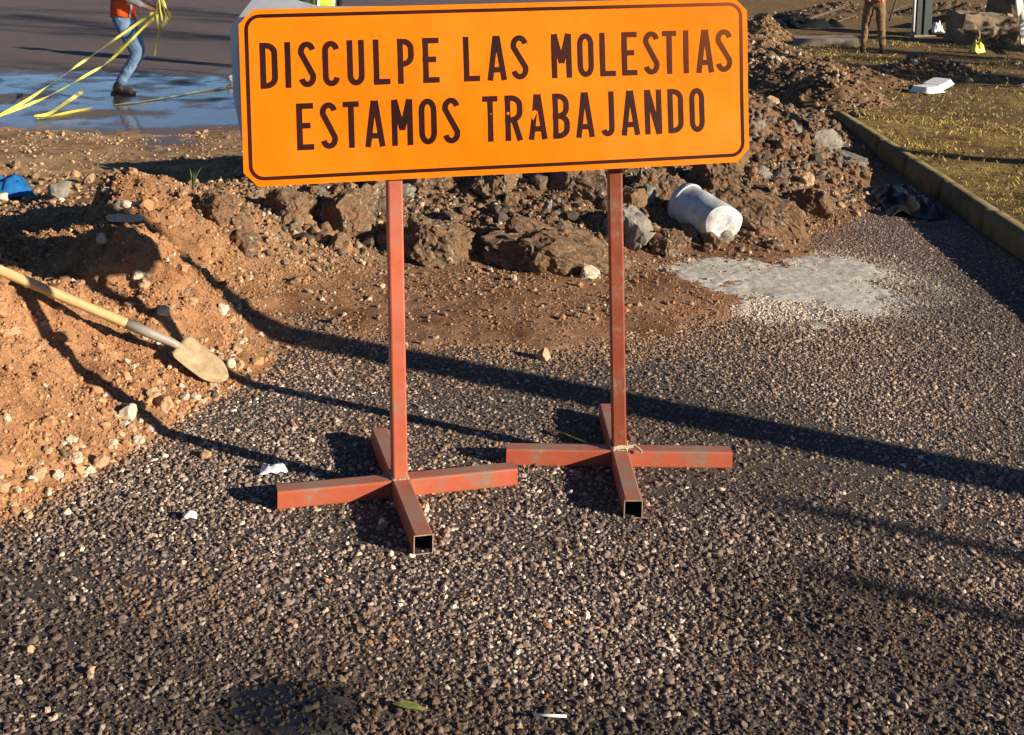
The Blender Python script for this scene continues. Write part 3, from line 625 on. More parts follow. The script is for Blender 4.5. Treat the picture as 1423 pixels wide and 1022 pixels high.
# tubes
TB = .0635
def tube_mesh(name, L, w=TB, wall=.003, miter=False):
    "hollow square tube along +x from 0 to L, rounded corners, open ends"
    bm = bmesh.new(); r = .006
    def ring(x, h, rr):
        pts = []
        for (cx, cy, a0) in ((h - rr, h - rr, 0), (-h + rr, h - rr, 90), (-h + rr, -h + rr, 180), (h - rr, -h + rr, 270)):
            for k_ in range(3): an = math.radians(a0 + 45 * k_); pts.append(bm.verts.new((x, cx + rr * math.cos(an), cy + rr * math.sin(an))))
        return pts
    h = w / 2; A = ring(0, h, r); B = ring(L, h, r); Ai = ring(0, h - wall, r * .6); Bi = ring(L, h - wall, r * .6); n = 12
    for i in range(n):
        j = (i + 1) % n
        for k_, (a, b) in enumerate(((A, B), (Bi, Ai), (B, Bi), (Ai, A))): bm.faces.new((a[i], a[j], b[j], b[i])).material_index = int(k_ == 1)
    return bm_mesh(name, bm)
from_post = []
for bx_, by_, ang, uu in ((-.3527, -.0084, .0898, None), (.4791, .1300, -.1578, None)):
    from_post.append((bx_, by_, ang))
RAWSHADE = simple('raw_shaded_tube', (.045, .032, .024), .8, .3, 30, .2)  # unpainted inside, its colour darkened for the shade in the tube
LEGL = .4207 - TB / 2 - .001
def panel_pt(u, v_, w): return Mp @ Vector(uvw(u, v_, w))
tops = [panel_pt(-.382, .53, -.040), panel_pt(.402, .53, -.040)]
for (bx_, by_, ang), tp in zip(from_post, tops):
    b0 = Vector((bx_, by_, TB + .0015)); d = tp - b0
    o = link('post', tube_mesh('post', d.length, .052), RED if bx_ < 0 else RED2, sg)
    e1 = d.normalized(); e2 = Vector((math.cos(ang), math.sin(ang), 0)); e2 = (e2 - e1 * e2.dot(e1)).normalized(); e3 = e1.cross(e2)
    q_ = Matrix(((e1.x, e2.x, e3.x, 0), (e1.y, e2.y, e3.y, 0), (e1.z, e2.z, e3.z, 0), (0, 0, 0, 1))); o.matrix_local = sgM @ Matrix.Translation(b0) @ q_
    c0 = link('base_block', tube_mesh('base_block', TB), RED, sg)
    o2 = Matrix.Translation((bx_, by_, 0.001)) @ Matrix.Rotation(ang, 4, 'Z')
    c0.matrix_local = sgM @ o2 @ Matrix.Rotation(-math.pi / 2, 4, 'Y')
    for k_ in range(4):
        lg = link('base_leg', tube_mesh('base_leg', LEGL), RED, sg)
        lg.data.materials.append(RAWSHADE); tilt = rng.uniform(-.006, .002)
        lg.matrix_local = sgM @ o2 @ Matrix.Rotation(k_ * math.pi / 2, 4, 'Z') @ Matrix.Translation((TB / 2 + .001, 0, TB / 2)) @ Matrix.Rotation(tilt, 4, 'Y')
        # cut end of the tube: raw steel lip
        if k_ == 3:
            bm = bmesh.new(); h = TB / 2
            for s0, s1 in (((-h, -h), (h, -h + .0032)), ((-h, h - .0032), (h, h)), ((-h, -h + .0032), (-h + .0032, h - .0032)), ((h - .0032, -h + .0032), (h, h - .0032))):
                mtx = Matrix.Translation((LEGL + .001, (s0[0] + s1[0]) / 2, (s0[1] + s1[1]) / 2)) @ Matrix.Diagonal((.0015, s1[0] - s0[0], s1[1] - s0[1], 1))
                bmesh.ops.create_cube(bm, size=1, matrix=mtx)
            link('cut_edge', bm_mesh('cut_edge', bm), BARE, lg)
    # weld bead round the post foot
    bm = bmesh.new()
    for s_, ax in ((-1, 0), (1, 0), (-1, 1), (1, 1)):
        for i in range(11):
            t_ = (i / 10 - .5) * .052; pz = (t_, s_ * .027, 0) if ax == 0 else (s_ * .027, t_, 0)
            bmesh.ops.create_icosphere(bm, subdivisions=1, radius=.0042 + .001 * math.sin(i * 2.1), matrix=Matrix.Translation(pz))
    w = link('weld_bead', bm_mesh('weld_bead', bm, True), BARE, sg); w.matrix_local = sgM @ Matrix.Translation((bx_, by_, TB + .002)) @ Matrix.Rotation(ang, 4, 'Z')
# rag tied round the foot of the farther post
def strip(path, wd, tw=None, th=.0008, normal=None):
    "ribbon of cloth or tape along a 3-D path; tw gives the twist at every point"
    v_ = []; f = []; n = len(path); P = [Vector(p_) for p_ in path]
    for i in range(n):
        d = (P[min(i + 1, n - 1)] - P[max(i - 1, 0)]).normalized(); s_ = d.cross(Vector((0, 0, 1)))
        if s_.length < 1e-3: s_ = Vector((1, 0, 0))
        s_.normalize(); up = s_.cross(d).normalized(); a = tw[i] if tw is not None else 0
        e = (s_ * math.cos(a) + up * math.sin(a)); nn_ = (up * math.cos(a) - s_ * math.sin(a))
        w = wd[i] if hasattr(wd, '__len__') else wd
        for k_, l_ in ((-1, 1), (1, 1), (1, -1), (-1, -1)): v_.append(P[i] + e * (w / 2 * k_) + nn_ * (th / 2 * l_))
    for i in range(n - 1):
        for k_ in range(4): a = 4 * i + k_; b = 4 * i + (k_ + 1) % 4; f.append((a, b, b + 4, a + 4))
    f.append((3, 2, 1, 0)); e = 4 * (n - 1); f.append((e, e + 1, e + 2, e + 3))
    return v_, f
RAG = simple('cream_rag', (.62, .55, .42), .9, .2, 40, .3)
bx_, by_ = .4791, .13; h = .026 + .006; pth = []
for i in range(21):
    a = i / 20 * 2 * math.pi; cx_, cy_ = math.cos(a - .1578 - 2.2), math.sin(a - .1578 - 2.2); k_ = h / max(abs(math.cos(a - 2.2)), abs(math.sin(a - 2.2)))
    pth.append((bx_ + cx_ * min(k_, h * 1.25), by_ + cy_ * min(k_, h * 1.25), TB + .012 + .006 * math.sin(a * 2)))
pth += [(bx_ + .045, by_ - .040, TB + .022), (bx_ + .062, by_ - .05, TB + .012), (bx_ + .07, by_ - .062, TB + .006)]
rg = pymesh('tied_rag', *strip(pth, .012, [1.4] * len(pth), .003)); tag(link('tied_rag', rg, RAG), 'cream rag knotted round the foot of one red post', 'rag')

# ------------------------------------------------------------------ shovel
m = Mt('ash_wood', .6); cw = m.n.new('ShaderNodeMapping'); cw.inputs['Scale'].default_value = (2, 30, 30); m.l.new(m.obj(), cw.inputs[0])
n1 = m.noise(3, 5, .6, cw.outputs[0]); m.col(m.ramp(n1, [(.3, (.42, .27, .12)), (.7, (.66, .46, .22))])); m.bump(n1, .2, .002); WOOD = m.m
STEEL = paint('worn_steel', (.33, .30, .26), rust=(.30, .19, .10), rough=.5, amt=.5)
MUDST = simple('muddy_blade', (.36, .265, .155), .8, .35, 16, .5)
hA = Vector(GS(300, 505)); hB = Vector(GS(-40, 352))
def nearer(px, py, k):
    p_ = GS(px, py); d = CAM - p_; return Vector(p_ + d / np.linalg.norm(d) * k)
tip = nearer(313, 526, .06); sock = nearer(248, 480, .17)
end = nearer(0, 376, .06); end = sock + (end - sock) * 1.75
ax = (end - sock).normalized()
sh = tag(empty('shovel', tuple(sock)), 'shovel with pale wooden handle and muddy steel blade lying on the mound', 'shovel')
def lathe(path, radii, seg=14):
    v_ = []; f = []; n = len(path); P = [Vector(p_) for p_ in path]
    for i in range(n):
        d = (P[min(i + 1, n - 1)] - P[max(i - 1, 0)]).normalized(); s_ = d.orthogonal().normalized() if i == 0 else (s_ - d * s_.dot(d)).normalized(); t_ = d.cross(s_)
        for k_ in range(seg): a = 2 * math.pi * k_ / seg; v_.append(P[i] + (s_ * math.cos(a) + t_ * math.sin(a)) * radii[i])
    for i in range(n - 1):
        for k_ in range(seg): a = i * seg + k_; b = i * seg + (k_ + 1) % seg; f.append((a, b, b + seg, a + seg))
    f.append(tuple(range(seg))[::-1]); f.append(tuple(range((n - 1) * seg, n * seg))); return v_, f
zero = Vector((0, 0, 0)); L_ = (end - sock).length
hq = ax.to_track_quat('X', 'Z').to_matrix().to_4x4()
hl = link('handle', pymesh('handle', *lathe([(.16 + i / 12 * (L_ - .16), 0, 0) for i in range(13)], [.0205] * 12 + [.018]), True), WOOD, sh); hl.matrix_local = hq
bl_d = (tip - sock)
sk = link('socket', pymesh('socket', *lathe([ax * .24, ax * .12, ax * .03, bl_d.normalized() * .03], [.0215, .021, .018, .012]), True), STEEL, sh)
# blade in its own frame: length along x, width y, dished
Lb = bl_d.length * 1.03; nb, mb = 14, 9; v_ = []; f = []
for lay in (0, 1):
    for i in range(nb):
        t_ = i / (nb - 1)
        w = .070 * (1 - max(0, (t_ - .62) / .38) ** 2.2 * .80) * (min(1, .80 + t_ * 2.5))
        for j in range(mb):
            s_ = j / (mb - 1) * 2 - 1
            z_ = .012 * s_ * s_ * (1 - t_ * .5) - .008 * math.sin(t_ * math.pi) + .014 * math.exp(-(s_ / .22) ** 2) * max(0, 1 - t_ * 1.8)
            v_.append((t_ * Lb, s_ * w, z_ - .0022 * lay))
for i in range(nb - 1):
    for j in range(mb - 1):
        a = i * mb + j; f.append((a, a + mb, a + mb + 1, a + 1)); b = a + nb * mb; f.append((b, b + 1, b + mb + 1, b + mb))
edge = [j for j in range(mb)] + [i * mb + mb - 1 for i in range(1, nb)] + [(nb - 1) * mb + j for j in range(mb - 2, -1, -1)] + [i * mb for i in range(nb - 2, 0, -1)]
for i in range(len(edge)): a, b = edge[i], edge[(i + 1) % len(edge)]; f.append((a, b, b + nb * mb, a + nb * mb))
bl = link('blade', pymesh('blade', v_, f, True), MUDST, sh)
ux = bl_d.normalized(); vw = Vector((CAM[0] - sock.x, CAM[1] - sock.y, 1.2)).normalized(); vw = (Vector((.42, -.55, .72))).normalized(); uy = vw.cross(ux).normalized(); uz = ux.cross(uy)
bl.matrix_local = Matrix(((ux.x, uy.x, uz.x, 0), (ux.y, uy.y, uz.y, 0), (ux.z, uy.z, uz.z, 0), (0, 0, 0, 1)))

# ------------------------------------------------------------------ crushed bucket
m = Mt('white_plastic', .5); n1 = m.noise(7, 5, .65); n2 = m.noise(8, 5, .7)
c = m.ramp(n1, [(.3, (.40, .44, .48)), (.7, (.60, .63, .65))]); c = m.mix(m.math('MULTIPLY', m.g(n2, .48, .66), .8), c, (.30, .25, .19)); c = m.mix(m.math('MULTIPLY', m.g(m.noise(30, 4, .7), .55, .7), .5), c, (.22, .18, .13)); m.col(c); m.bump(n1, .2, .01); PLAST = m.m
def bucket():
    nb, ns = 12, 40; L, r0, r1 = .36, .125, .150; v_ = []; f = []
    def R(t_, a):
        r = r0 + (r1 - r0) * t_
        if t_ > .90: r += .007
        d = 1 - .26 * math.exp(-((a - 2.2) / .45) ** 2) * (.3 + .7 * t_) - .14 * math.exp(-((a - 4.6) / .6) ** 2) * math.sin(t_ * 3.0)
        d += .035 * math.sin(a * 3 + t_ * 4) * (.3 + .5 * (1 - t_)) + .10 * mnoise.noise(Vector((math.cos(a) * 1.6, math.sin(a) * 1.6, t_ * 3.2))) * math.sin(min(1, t_ * 1.2) * math.pi); return r * d
    for lay, k_ in ((0, 1.0), (1, .965)):
        for i in range(nb + 1):
            t_ = i / nb
            for j in range(ns):
                a = 2 * math.pi * j / ns; r = R(t_, a) * k_; v_.append((L * t_ + .01 * math.sin(a * 2), r * math.cos(a), r * math.sin(a)))
    N = (nb + 1) * ns
    for i in range(nb):
        for j in range(ns):
            a = i * ns + j; b = i * ns + (j + 1) % ns; f.append((a, b, b + ns, a + ns)); f.append((a + N, a + ns + N, b + ns + N, b + N))
    for j in range(ns): a, b = nb * ns + j, nb * ns + (j + 1) % ns; f.append((a, b, b + N, a + N))
    body = (v_, f)
    # bottom: buckled disc with a cross crease
    v2 = []; f2 = []; nr = 8
    for i in range(nr + 1):
        for j in range(ns):
            a = 2 * math.pi * j / ns; k_ = i / nr; r = R(0, a) * (1.0 if i == nr else k_)
            yy_, zz_ = k_ * math.cos(a), k_ * math.sin(a); cr = .020 * math.exp(-((yy_ * .5 + zz_ * .86 - .18) / .10) ** 2) * (.35 + .65 * (yy_ > -.2)) + .012 * math.exp(-((yy_ - .45) ** 2 + (zz_ + .3) ** 2) / .12)
            rnd = -.022 * (1 - (1 - k_ ** 6)) if k_ < 1 else -.0
            v2.append((.012 * math.sin(2 * a) * k_ - .024 * (1 - k_ ** 5) + cr, r * math.cos(a), r * math.sin(a)))
    for i in range(nr):
        for j in range(ns): a = i * ns + j; b = i * ns + (j + 1) % ns; f2.append((a, a + ns, b + ns, b))
    return body, (v2, f2), R, L
body, bott, Rb, Lb_ = bucket()
b0 = Vector(GS(1003, 343)); b1 = Vector(GS(928, 312))
end1 = Vector(G(1006, 314, .155)); end0 = Vector(G(946, 282, .20))
axb = (end0 - end1).normalized()
bk = tag(empty('bucket', tuple(end1)), 'crushed whitish plastic bucket lying on its side against the rubble', 'bucket')
bk.scale = (1.1, 1.12, 1.12); bk.rotation_mode = 'QUATERNION'; bk.rotation_quaternion = axb.to_track_quat('X', 'Z')
kz = 1.0
link('wall', pymesh('wall', *body, True), PLAST, bk); link('bottom', pymesh('bottom', *bott, True), PLAST, bk)
rim = []; 
for k_ in (.90, .955): rim.append(k_)
ringp = [(Lb_ * .9, (Rb(.9, a) + .006) * math.cos(a), (Rb(.9, a) + .006) * math.sin(a)) for a in np.linspace(0, 2 * math.pi, 41)]
link('rim_band', pymesh('rim_band', *lathe(ringp, [.005] * 41, 6), True), PLAST, bk)
# wire bail
hand = [(Lb_ * .88 + .10 * math.sin(t_), .155 * math.cos(t_) * .99, -.02 - .12 * math.sin(t_)) for t_ in np.linspace(0, math.pi, 16)]
link('bail', pymesh('bail', *lathe([(.31 - .0 * x, y, z) if False else (x, y, z) for x, y, z in hand], [.0022] * 16, 6), True), STEEL, bk)

# ------------------------------------------------------------------ broken asphalt and stones
m = Mt('broken_asphalt', .95, spec=.2); P_ = m.pos(); n1 = m.noise(7, 5, .7, P_); v1 = m.vor(75, P_, 'Color'); n2 = m.noise(60, 4, .7, P_)
sv = m.n.new('ShaderNodeSeparateColor'); m.l.new(v1, sv.inputs[0])
c = m.ramp(sv.outputs[0], [(.0, (.050, .037, .028)), (.5, (.12, .088, .062)), (.8, (.21, .155, .108)), (.95, (.42, .34, .26))])
c = m.mix(m.g(n1, .36, .56), c, m.ramp(n2, [(.3, (.15, .085, .048)), (.7, (.26, .155, .09))])); m.col(c); m.bump(m.math('ADD', n2, sv.outputs[1]), .9, .012); CHUNK = m.m
m = Mt('pale_stone', .85); n1 = m.noise(9, 5, .65); n2 = m.noise(60, 3, .7); m.col(m.mix(1.0, m.ramp(n1, [(.3, (.42, .33, .24)), (.7, (.66, .57, .46))]), m.ramp(n2, [(.3, (.8,) * 3), (.7, (1.1,) * 3)]), 'MULTIPLY')); m.bump(n2, .4, .004); PALE = m.m
m = Mt('tan_stone', .9); n1 = m.noise(9, 5, .65); m.col(m.ramp(n1, [(.3, (.34, .20, .11)), (.7, (.55, .36, .21))])); m.bump(m.noise(50, 3), .4, .004); TAN = m.m
m = Mt('grey_stone', .9); n1 = m.noise(9, 5, .65); m.col(m.ramp(n1, [(.3, (.13, .115, .10)), (.7, (.27, .24, .20))])); m.bump(m.noise(50, 3), .5, .006); GREY = m.m
def rock_mesh(name, seed, dims, rough=.16, sub=3, cuts=9, slab=False, crumb=0.0):
    "angular block: a ball cut by random planes, then roughened"
    R_ = random.Random(seed); bm = bmesh.new(); bmesh.ops.create_icosphere(bm, subdivisions=sub + 1, radius=1)
    planes = [(Vector((R_.gauss(0, 1), R_.gauss(0, 1), R_.gauss(0, .7))).normalized(), R_.uniform(.50, .82)) for _ in range(cuts)]
    if slab: planes += [(Vector((R_.uniform(-.1, .1), R_.uniform(-.1, .1), 1)).normalized(), .55), (Vector((R_.uniform(-.15, .15), R_.uniform(-.15, .15), -1)).normalized(), .55)]
    for v_ in bm.verts:
        for n_, d_ in planes:
            k_ = v_.co.dot(n_)
            if k_ > d_: v_.co -= n_ * (k_ - d_) * .97
        p_ = v_.co + Vector((seed * 3.7, seed * 1.3, 0))
        v_.co += mnoise.noise_vector(p_ * 2.3) * rough * .6 + mnoise.noise_vector(p_ * 6.5) * rough * .35 + mnoise.noise_vector(p_ * 15) * rough * .16
        if crumb:
            q_ = Vector((p_.x * dims[0], p_.y * dims[1], p_.z * dims[2])); dd = mnoise.voronoi(q_ * 26)[0]; v_.co += v_.co.normalized() * ((.55 - dd[0]) * crumb + max(0, mnoise.noise(q_ * 9)) * -crumb * 1.3)
        v_.co.x *= dims[0] / 1.5; v_.co.y *= dims[1] / 1.5; v_.co.z *= dims[2] / 1.25
    return bm_mesh(name, bm)
def put(o, px, py, sink=.25, rz=0, tx=0, ty=0, dim=.1):
    p_ = GS(px, py); o.location = (p_[0], p_[1], p_[2] + dim * (.5 - sink)); o.rotation_euler = (tx, ty, rz); return o
big = [  # px, py at the foot, size, label, material, slab, turn, tilt
    (612, 350, (.50, .36, .30), 'block of broken asphalt just right of the left post', CHUNK, True, .3, .25),
    (770, 356, (.92, .50, .30), 'largest slab of broken asphalt lying between the two red posts', CHUNK, True, .1, .18),
    (872, 330, (.30, .30, .30), 'grey block of asphalt showing at both sides of the right post', GREY, False, .6, .1),
    (925, 352, (.26, .20, .17), 'small rough asphalt lump left of the crushed bucket', CHUNK, False, .2, .0),
    (480, 318, (.46, .36, .36), 'lump of broken asphalt left of the left post above a hollow', CHUNK, True, -.5, -.5),
    (1062, 305, (.52, .34, .28), 'long earthy slab of asphalt right of the crushed bucket', CHUNK, True, -.45, .3),
    (1120, 292, (.32, .28, .24), 'dark asphalt block at the toe of the ridge near the black plastic', CHUNK, False, .8, .2),
    (1146, 203, (.30, .22, .20), 'grey stone half sunk in the flank of the earth ridge', GREY, False, .3, .1),
    (1176, 222, (.34, .20, .12), 'flat grey slab resting low on the flank beside the kerb', GREY, True, -.6, .15),
    (400, 300, (.34, .30, .28), 'gravelly clod of asphalt below the lower left corner of the sign', CHUNK, False, 1.2, .2),
    (690, 265, (.42, .30, .26), 'asphalt slab on the crest tucked under the sign panel', CHUNK, True, .9, -.3),
    (800, 262, (.46, .34, .26), 'tilted asphalt slab on the crest just left of the right post', CHUNK, True, -.7, .4),
    (910, 268, (.36, .30, .28), 'asphalt block on the crest between the right post and bucket', CHUNK, True, .5, .35),
    (590, 262, (.36, .30, .24), 'asphalt lump on the crest just right of the left post', CHUNK, False, .1, -.2),
    (990, 262, (.40, .30, .26), 'asphalt slab leaning on the crest above the bucket', CHUNK, True, 1.1, .6),
    (1010, 225, (.36, .30, .22), 'asphalt block below the lower right corner of the sign', CHUNK, True, .2, -.4),
    (300, 300, (.24, .2, .16), 'brown clod of earth and asphalt on the hump near the white stones', CHUNK, False, .4, .1),
    (820, 386, (.13, .10, .07), 'pale stone lying at the foot of the right post on bare earth', PALE, False, .3, .0),
    (755, 499, (.07, .055, .05), 'tan stone standing on asphalt between the posts', TAN, False, .8, .3),
    (82, 276, (.17, .14, .13), 'pale boulder beside the blue plastic sheet', GREY, False, .4, .1),
    (178, 290, (.11, .07, .05), 'white chalky stone perched on the earth hump', PALE, False, .2, .0),
    (165, 306, (.20, .07, .04), 'long flat white stone lying on the earth hump', PALE, True, -.3, .0),
    (4, 279, (.08, .06, .05), 'whitish stone touching the blue plastic sheet', PALE, False, .9, .0),
    (228, 437, (.05, .04, .04), 'pale stone on the mound above the shovel blade', PALE, False, .1, .0),
    (310, 436, (.06, .05, .05), 'pale upright stone at the toe of the mound by the pole shadow', PALE, False, .5, .3),
    (139, 648, (.05, .042, .055), 'pinkish stone at the toe of the mound casting a dark shadow', TAN, False, .2, .2),
    (178, 582, (.06, .05, .06), 'pale pointed stone at the toe of the mound', PALE, False, .7, .4),
    (228, 566, (.07, .06, .05), 'tan block among the stones at the toe of the mound', TAN, False, 1.7, .1),
    (212, 555, (.055, .05, .045), 'tan stone touching the others at the toe of the mound', TAN, False, 2.2, .1),
    (40, 720, (.03, .026, .022), 'small tan stone on asphalt off the toe of the mound', TAN, False, .5, .1),
    (41, 908, (.026, .024, .02), 'small square orange stone on dark asphalt with a shadow', TAN, False, .5, .1),
    (127, 936, (.022, .02, .018), 'small pinkish stone on dark asphalt near the puddle', TAN, False, 1.5, .1),
    (43, 998, (.024, .016, .012), 'small flat cream stone on the darkest asphalt', PALE, True, .1, .0),
    (308, 436, (.05, .05, .05), 'small pale stone where the pole shadow meets the mound', PALE, False, 1.5, .1),
    (592, 712, (.024, .022, .026), 'whitish pebble touching the front leg of the left stand', PALE, False, .5, .1),
    (594, 726, (.02, .018, .018), 'smaller whitish pebble at the front leg of the left stand', PALE, False, 1.5, .1)]
for i, (px, py, d, lab, mt, slab, rz, tl) in enumerate(big):
    me = rock_mesh('rock', 100 + i * 7, d, .15 if slab else .22, (4 if mt is CHUNK else 3) if d[0] > .2 else 2 if d[0] > .06 else 1, 12, slab, .10 if mt is CHUNK else 0)
    nm = 'asphalt_chunk' if mt is CHUNK else 'stone'
    tag(put(link(nm, me, mt), px, py, .40 if d[0] > .2 else .2, rz, tl * .6, tl, d[2]), lab, 'asphalt chunk' if mt is CHUNK else 'stone')
rk = [rock_mesh('rubble', 900 + i * 3, (1, .8, .7), .26, 2, 10, i % 3 == 0) for i in range(7)]
def rubble(n, region, smin, smax, mats, name, where, cat, grp):
    hue = {CHUNK.name: 'dark', GREY.name: 'grey', TAN.name: 'tan', PALE.name: 'pale'}; k_ = 0
    while k_ < n:
        px, py = region(); p_ = GS(px, py); vi = int(rng.integers(0, 7))
        me = rk[vi]; mt = mats[rng.integers(0, len(mats))]; key = (me.name, mt.name)
        if key not in rcache:
            mm = me.copy(); mm.materials.clear(); mm.materials.append(mt); rcache[key] = mm
        o = link(name, rcache[key]); r_ = rng.uniform(0, 1) ** 1.6; s_ = smin * (smax / smin) ** r_
        o.scale = (s_, s_ * rng.uniform(.8, 1.2), s_ * rng.uniform(.7, 1.1)); o.location = (p_[0], p_[1], p_[2] + .12 * s_); o.rotation_euler = (rng.uniform(-.5, .5), rng.uniform(-.5, .5), rng.uniform(0, 6.28))
        size = 'tiny' if r_ < .18 else 'small' if r_ < .55 else 'larger'
        tag(o, f"{size} {hue[mt.name]} {'flat' if vi % 3 == 0 else 'angular'} {'lump' if mt is CHUNK else 'stone'} {where(px, py)}", cat, grp); k_ += 1
rcache = {}
U = rng.uniform
rubble(95, lambda: (U(330, 1120), U(238, 350)), .05, .20, [CHUNK, CHUNK, CHUNK, CHUNK, GREY], 'asphalt_chunk', lambda a, b: ('left of the left post' if a < 540 else 'between the posts' if a < 850 else 'around the bucket' if a < 1030 else 'right of the bucket') + (', foot of the ridge' if b > 300 else ', crest of the ridge'), 'asphalt chunk', 'rubble along the ridge')
rubble(34, lambda: (U(1045, 1190), U(120, 300)), .05, .16, [CHUNK, TAN, GREY], 'stone', lambda a, b: 'on the flank by the kerb' + (', high up' if b < 180 else ', halfway down' if b < 240 else ', near its foot'), 'stone', 'stones on the right flank')
def toe():
    t_ = U(0, 1); return (340 - 340 * t_ + U(-25, 15), 520 + 190 * t_ + U(-45, 22))
rubble(85, toe, .018, .055, [TAN, TAN, PALE], 'stone', lambda a, b: 'at the mound toe ' + ('below the shovel blade' if a > 230 else 'by the left post shadow' if a > 140 else 'well away from the shovel'), 'stone', 'stones at the toe of the mound')
rubble(40, lambda: (U(0, 330), U(400, 640)), .02, .05, [TAN, PALE, TAN], 'stone', lambda a, b: 'on the lit mound face ' + ('above the shovel handle' if b < 375 + a * .42 else 'between handle and shadow' if b < 400 + a else 'below the post shadow'), 'stone', 'stones on the mound')
rubble(30, lambda: (U(120, 420), U(180, 420)), .02, .07, [TAN, PALE, GREY], 'stone', lambda a, b: ('on the sandy spread by the wet road' if b < 235 else 'on the hump with white stones' if b < 330 else 'on the slope under the pole shadow'), 'stone', 'stones on the hump')
rubble(30, lambda: (U(350, 960), U(355, 470)), .012, .03, [TAN, PALE, GREY], 'stone', lambda a, b: 'on thin earth ' + ('left of the left post' if a < 540 else 'between the two posts' if a < 850 else 'right of the right post') + (' near the ridge' if b < 410 else ' near the pole shadow'), 'stone', 'stones on the earth spread')
rubble(22, lambda: (U(0, 1000), U(560, 1010)), .012, .024, [PALE, PALE, TAN], 'stone', lambda a, b: 'loose on asphalt ' + ('left of the left stand' if a < 390 else 'in front of the left stand' if a < 700 else 'in front of the right stand'), 'stone', 'loose pebbles on the asphalt')
rubble(26, lambda: (U(1060, 1420), U(75, 130)), .05, .14, [PALE, TAN, GREY], 'stone', lambda a, b: 'on the verge ' + ('near the foam tray' if a > 1220 else 'near the flat concrete slab'), 'stone', 'stones on the verge')

# ------------------------------------------------------------------ water in the hollow and by the rubble
m = Mt('still_water', .03, (.01, .012, .013)); m.b.inputs['Specular IOR Level'].default_value = .8; m.bump(m.noise(9, 2, .5), .03, .01); WATER = m.m
def pool(px, py, rx, ry, z, seed, lab):
    c_ = G(px, py, z); n = 48; pts = [(c_[0], c_[1], z)]
    for i in range(n):
        a = 2 * math.pi * i / n; r = 1 + .25 * math.sin(a * 2 + seed) + .15 * math.sin(a * 5 + seed * 2); pts.append((c_[0] + rx * r * math.cos(a), c_[1] + ry * r * math.sin(a), z))
    tag(link('puddle', pymesh('puddle', pts, [(0, 1 + i, 1 + (i + 1) % n) for i in range(n)]), WATER), lab, 'puddle', kind='structure')
pool(385, 368, .17, .16, .045, 2.2, 'small muddy puddle before the rubble ridge')

# ------------------------------------------------------------------ people
def skin(name, J, E_, mat, parent, root=0, sub=2):
    me = bpy.data.meshes.new(name); me.from_pydata([j[0] for j in J], E_, []); o = bpy.data.objects.new(name, me); C.objects.link(o)
    md = o.modifiers.new('s', 'SKIN'); md.use_smooth_shade = True
    lay = me.skin_vertices[0].data if me.skin_vertices else None
    if lay is None:
        bpy.context.view_layer.objects.active = o; bpy.ops.object.modifier_add(type='SKIN'); lay = me.skin_vertices[0].data
    for i, j in enumerate(J):
        r = j[1]; lay[i].radius = r if isinstance(r, tuple) else (r, r); lay[i].use_root = (i == root)
    sb = o.modifiers.new('b', 'SUBSURF'); sb.levels = sub; sb.render_levels = sub
    dg = bpy.context.evaluated_depsgraph_get(); m2 = bpy.data.meshes.new_from_object(o.evaluated_get(dg)); m2.name = name
    bpy.data.objects.remove(o); bpy.data.meshes.remove(me); m2.materials.clear(); m2.shade_smooth()
    return link(name, m2, mat, parent)
SKINM = simple('skin', (.36, .20, .13), .55, .1, 12, .05)
def cloth(name, col, var=.2, wr=.5):
    m = Mt(name, .9, spec=.15); n1 = m.noise(7, 5, .65); n2 = m.noise(200, 2); m.col(m.ramp(n1, [(.3, tuple(x * (1 - var) for x in col)), (.7, tuple(x * (1 + var) for x in col))])); m.bump(m.noise(9, 3, .5, dist=1.5), wr, .03); return m.m
JEANS = cloth('blue_denim', (.16, .25, .40), .35, .8); KHAKI = cloth('khaki_cloth', (.23, .15, .085), .25, .8); DARK = cloth('dark_cloth', (.03, .032, .04), .3)
HIVO = cloth('orange_vest_cloth', (.85, .12, .03), .1); LIME = cloth('lime_vest_cloth', (.45, .75, .06), .1); SHIRT = cloth('grey_shirt', (.25, .26, .28)); REFL = simple('reflective_tape', (.75, .76, .72), .35, .05, 10, 0)
LEATHER = simple('boot_leather', (.045, .033, .024), .6, .3, 20, .3); HAIR = simple('dark_hair', (.015, .012, .010), .7, .2, 60, .3); HELM = simple('helmet_plastic', (.80, .55, .05), .35, .05, 5, 0)
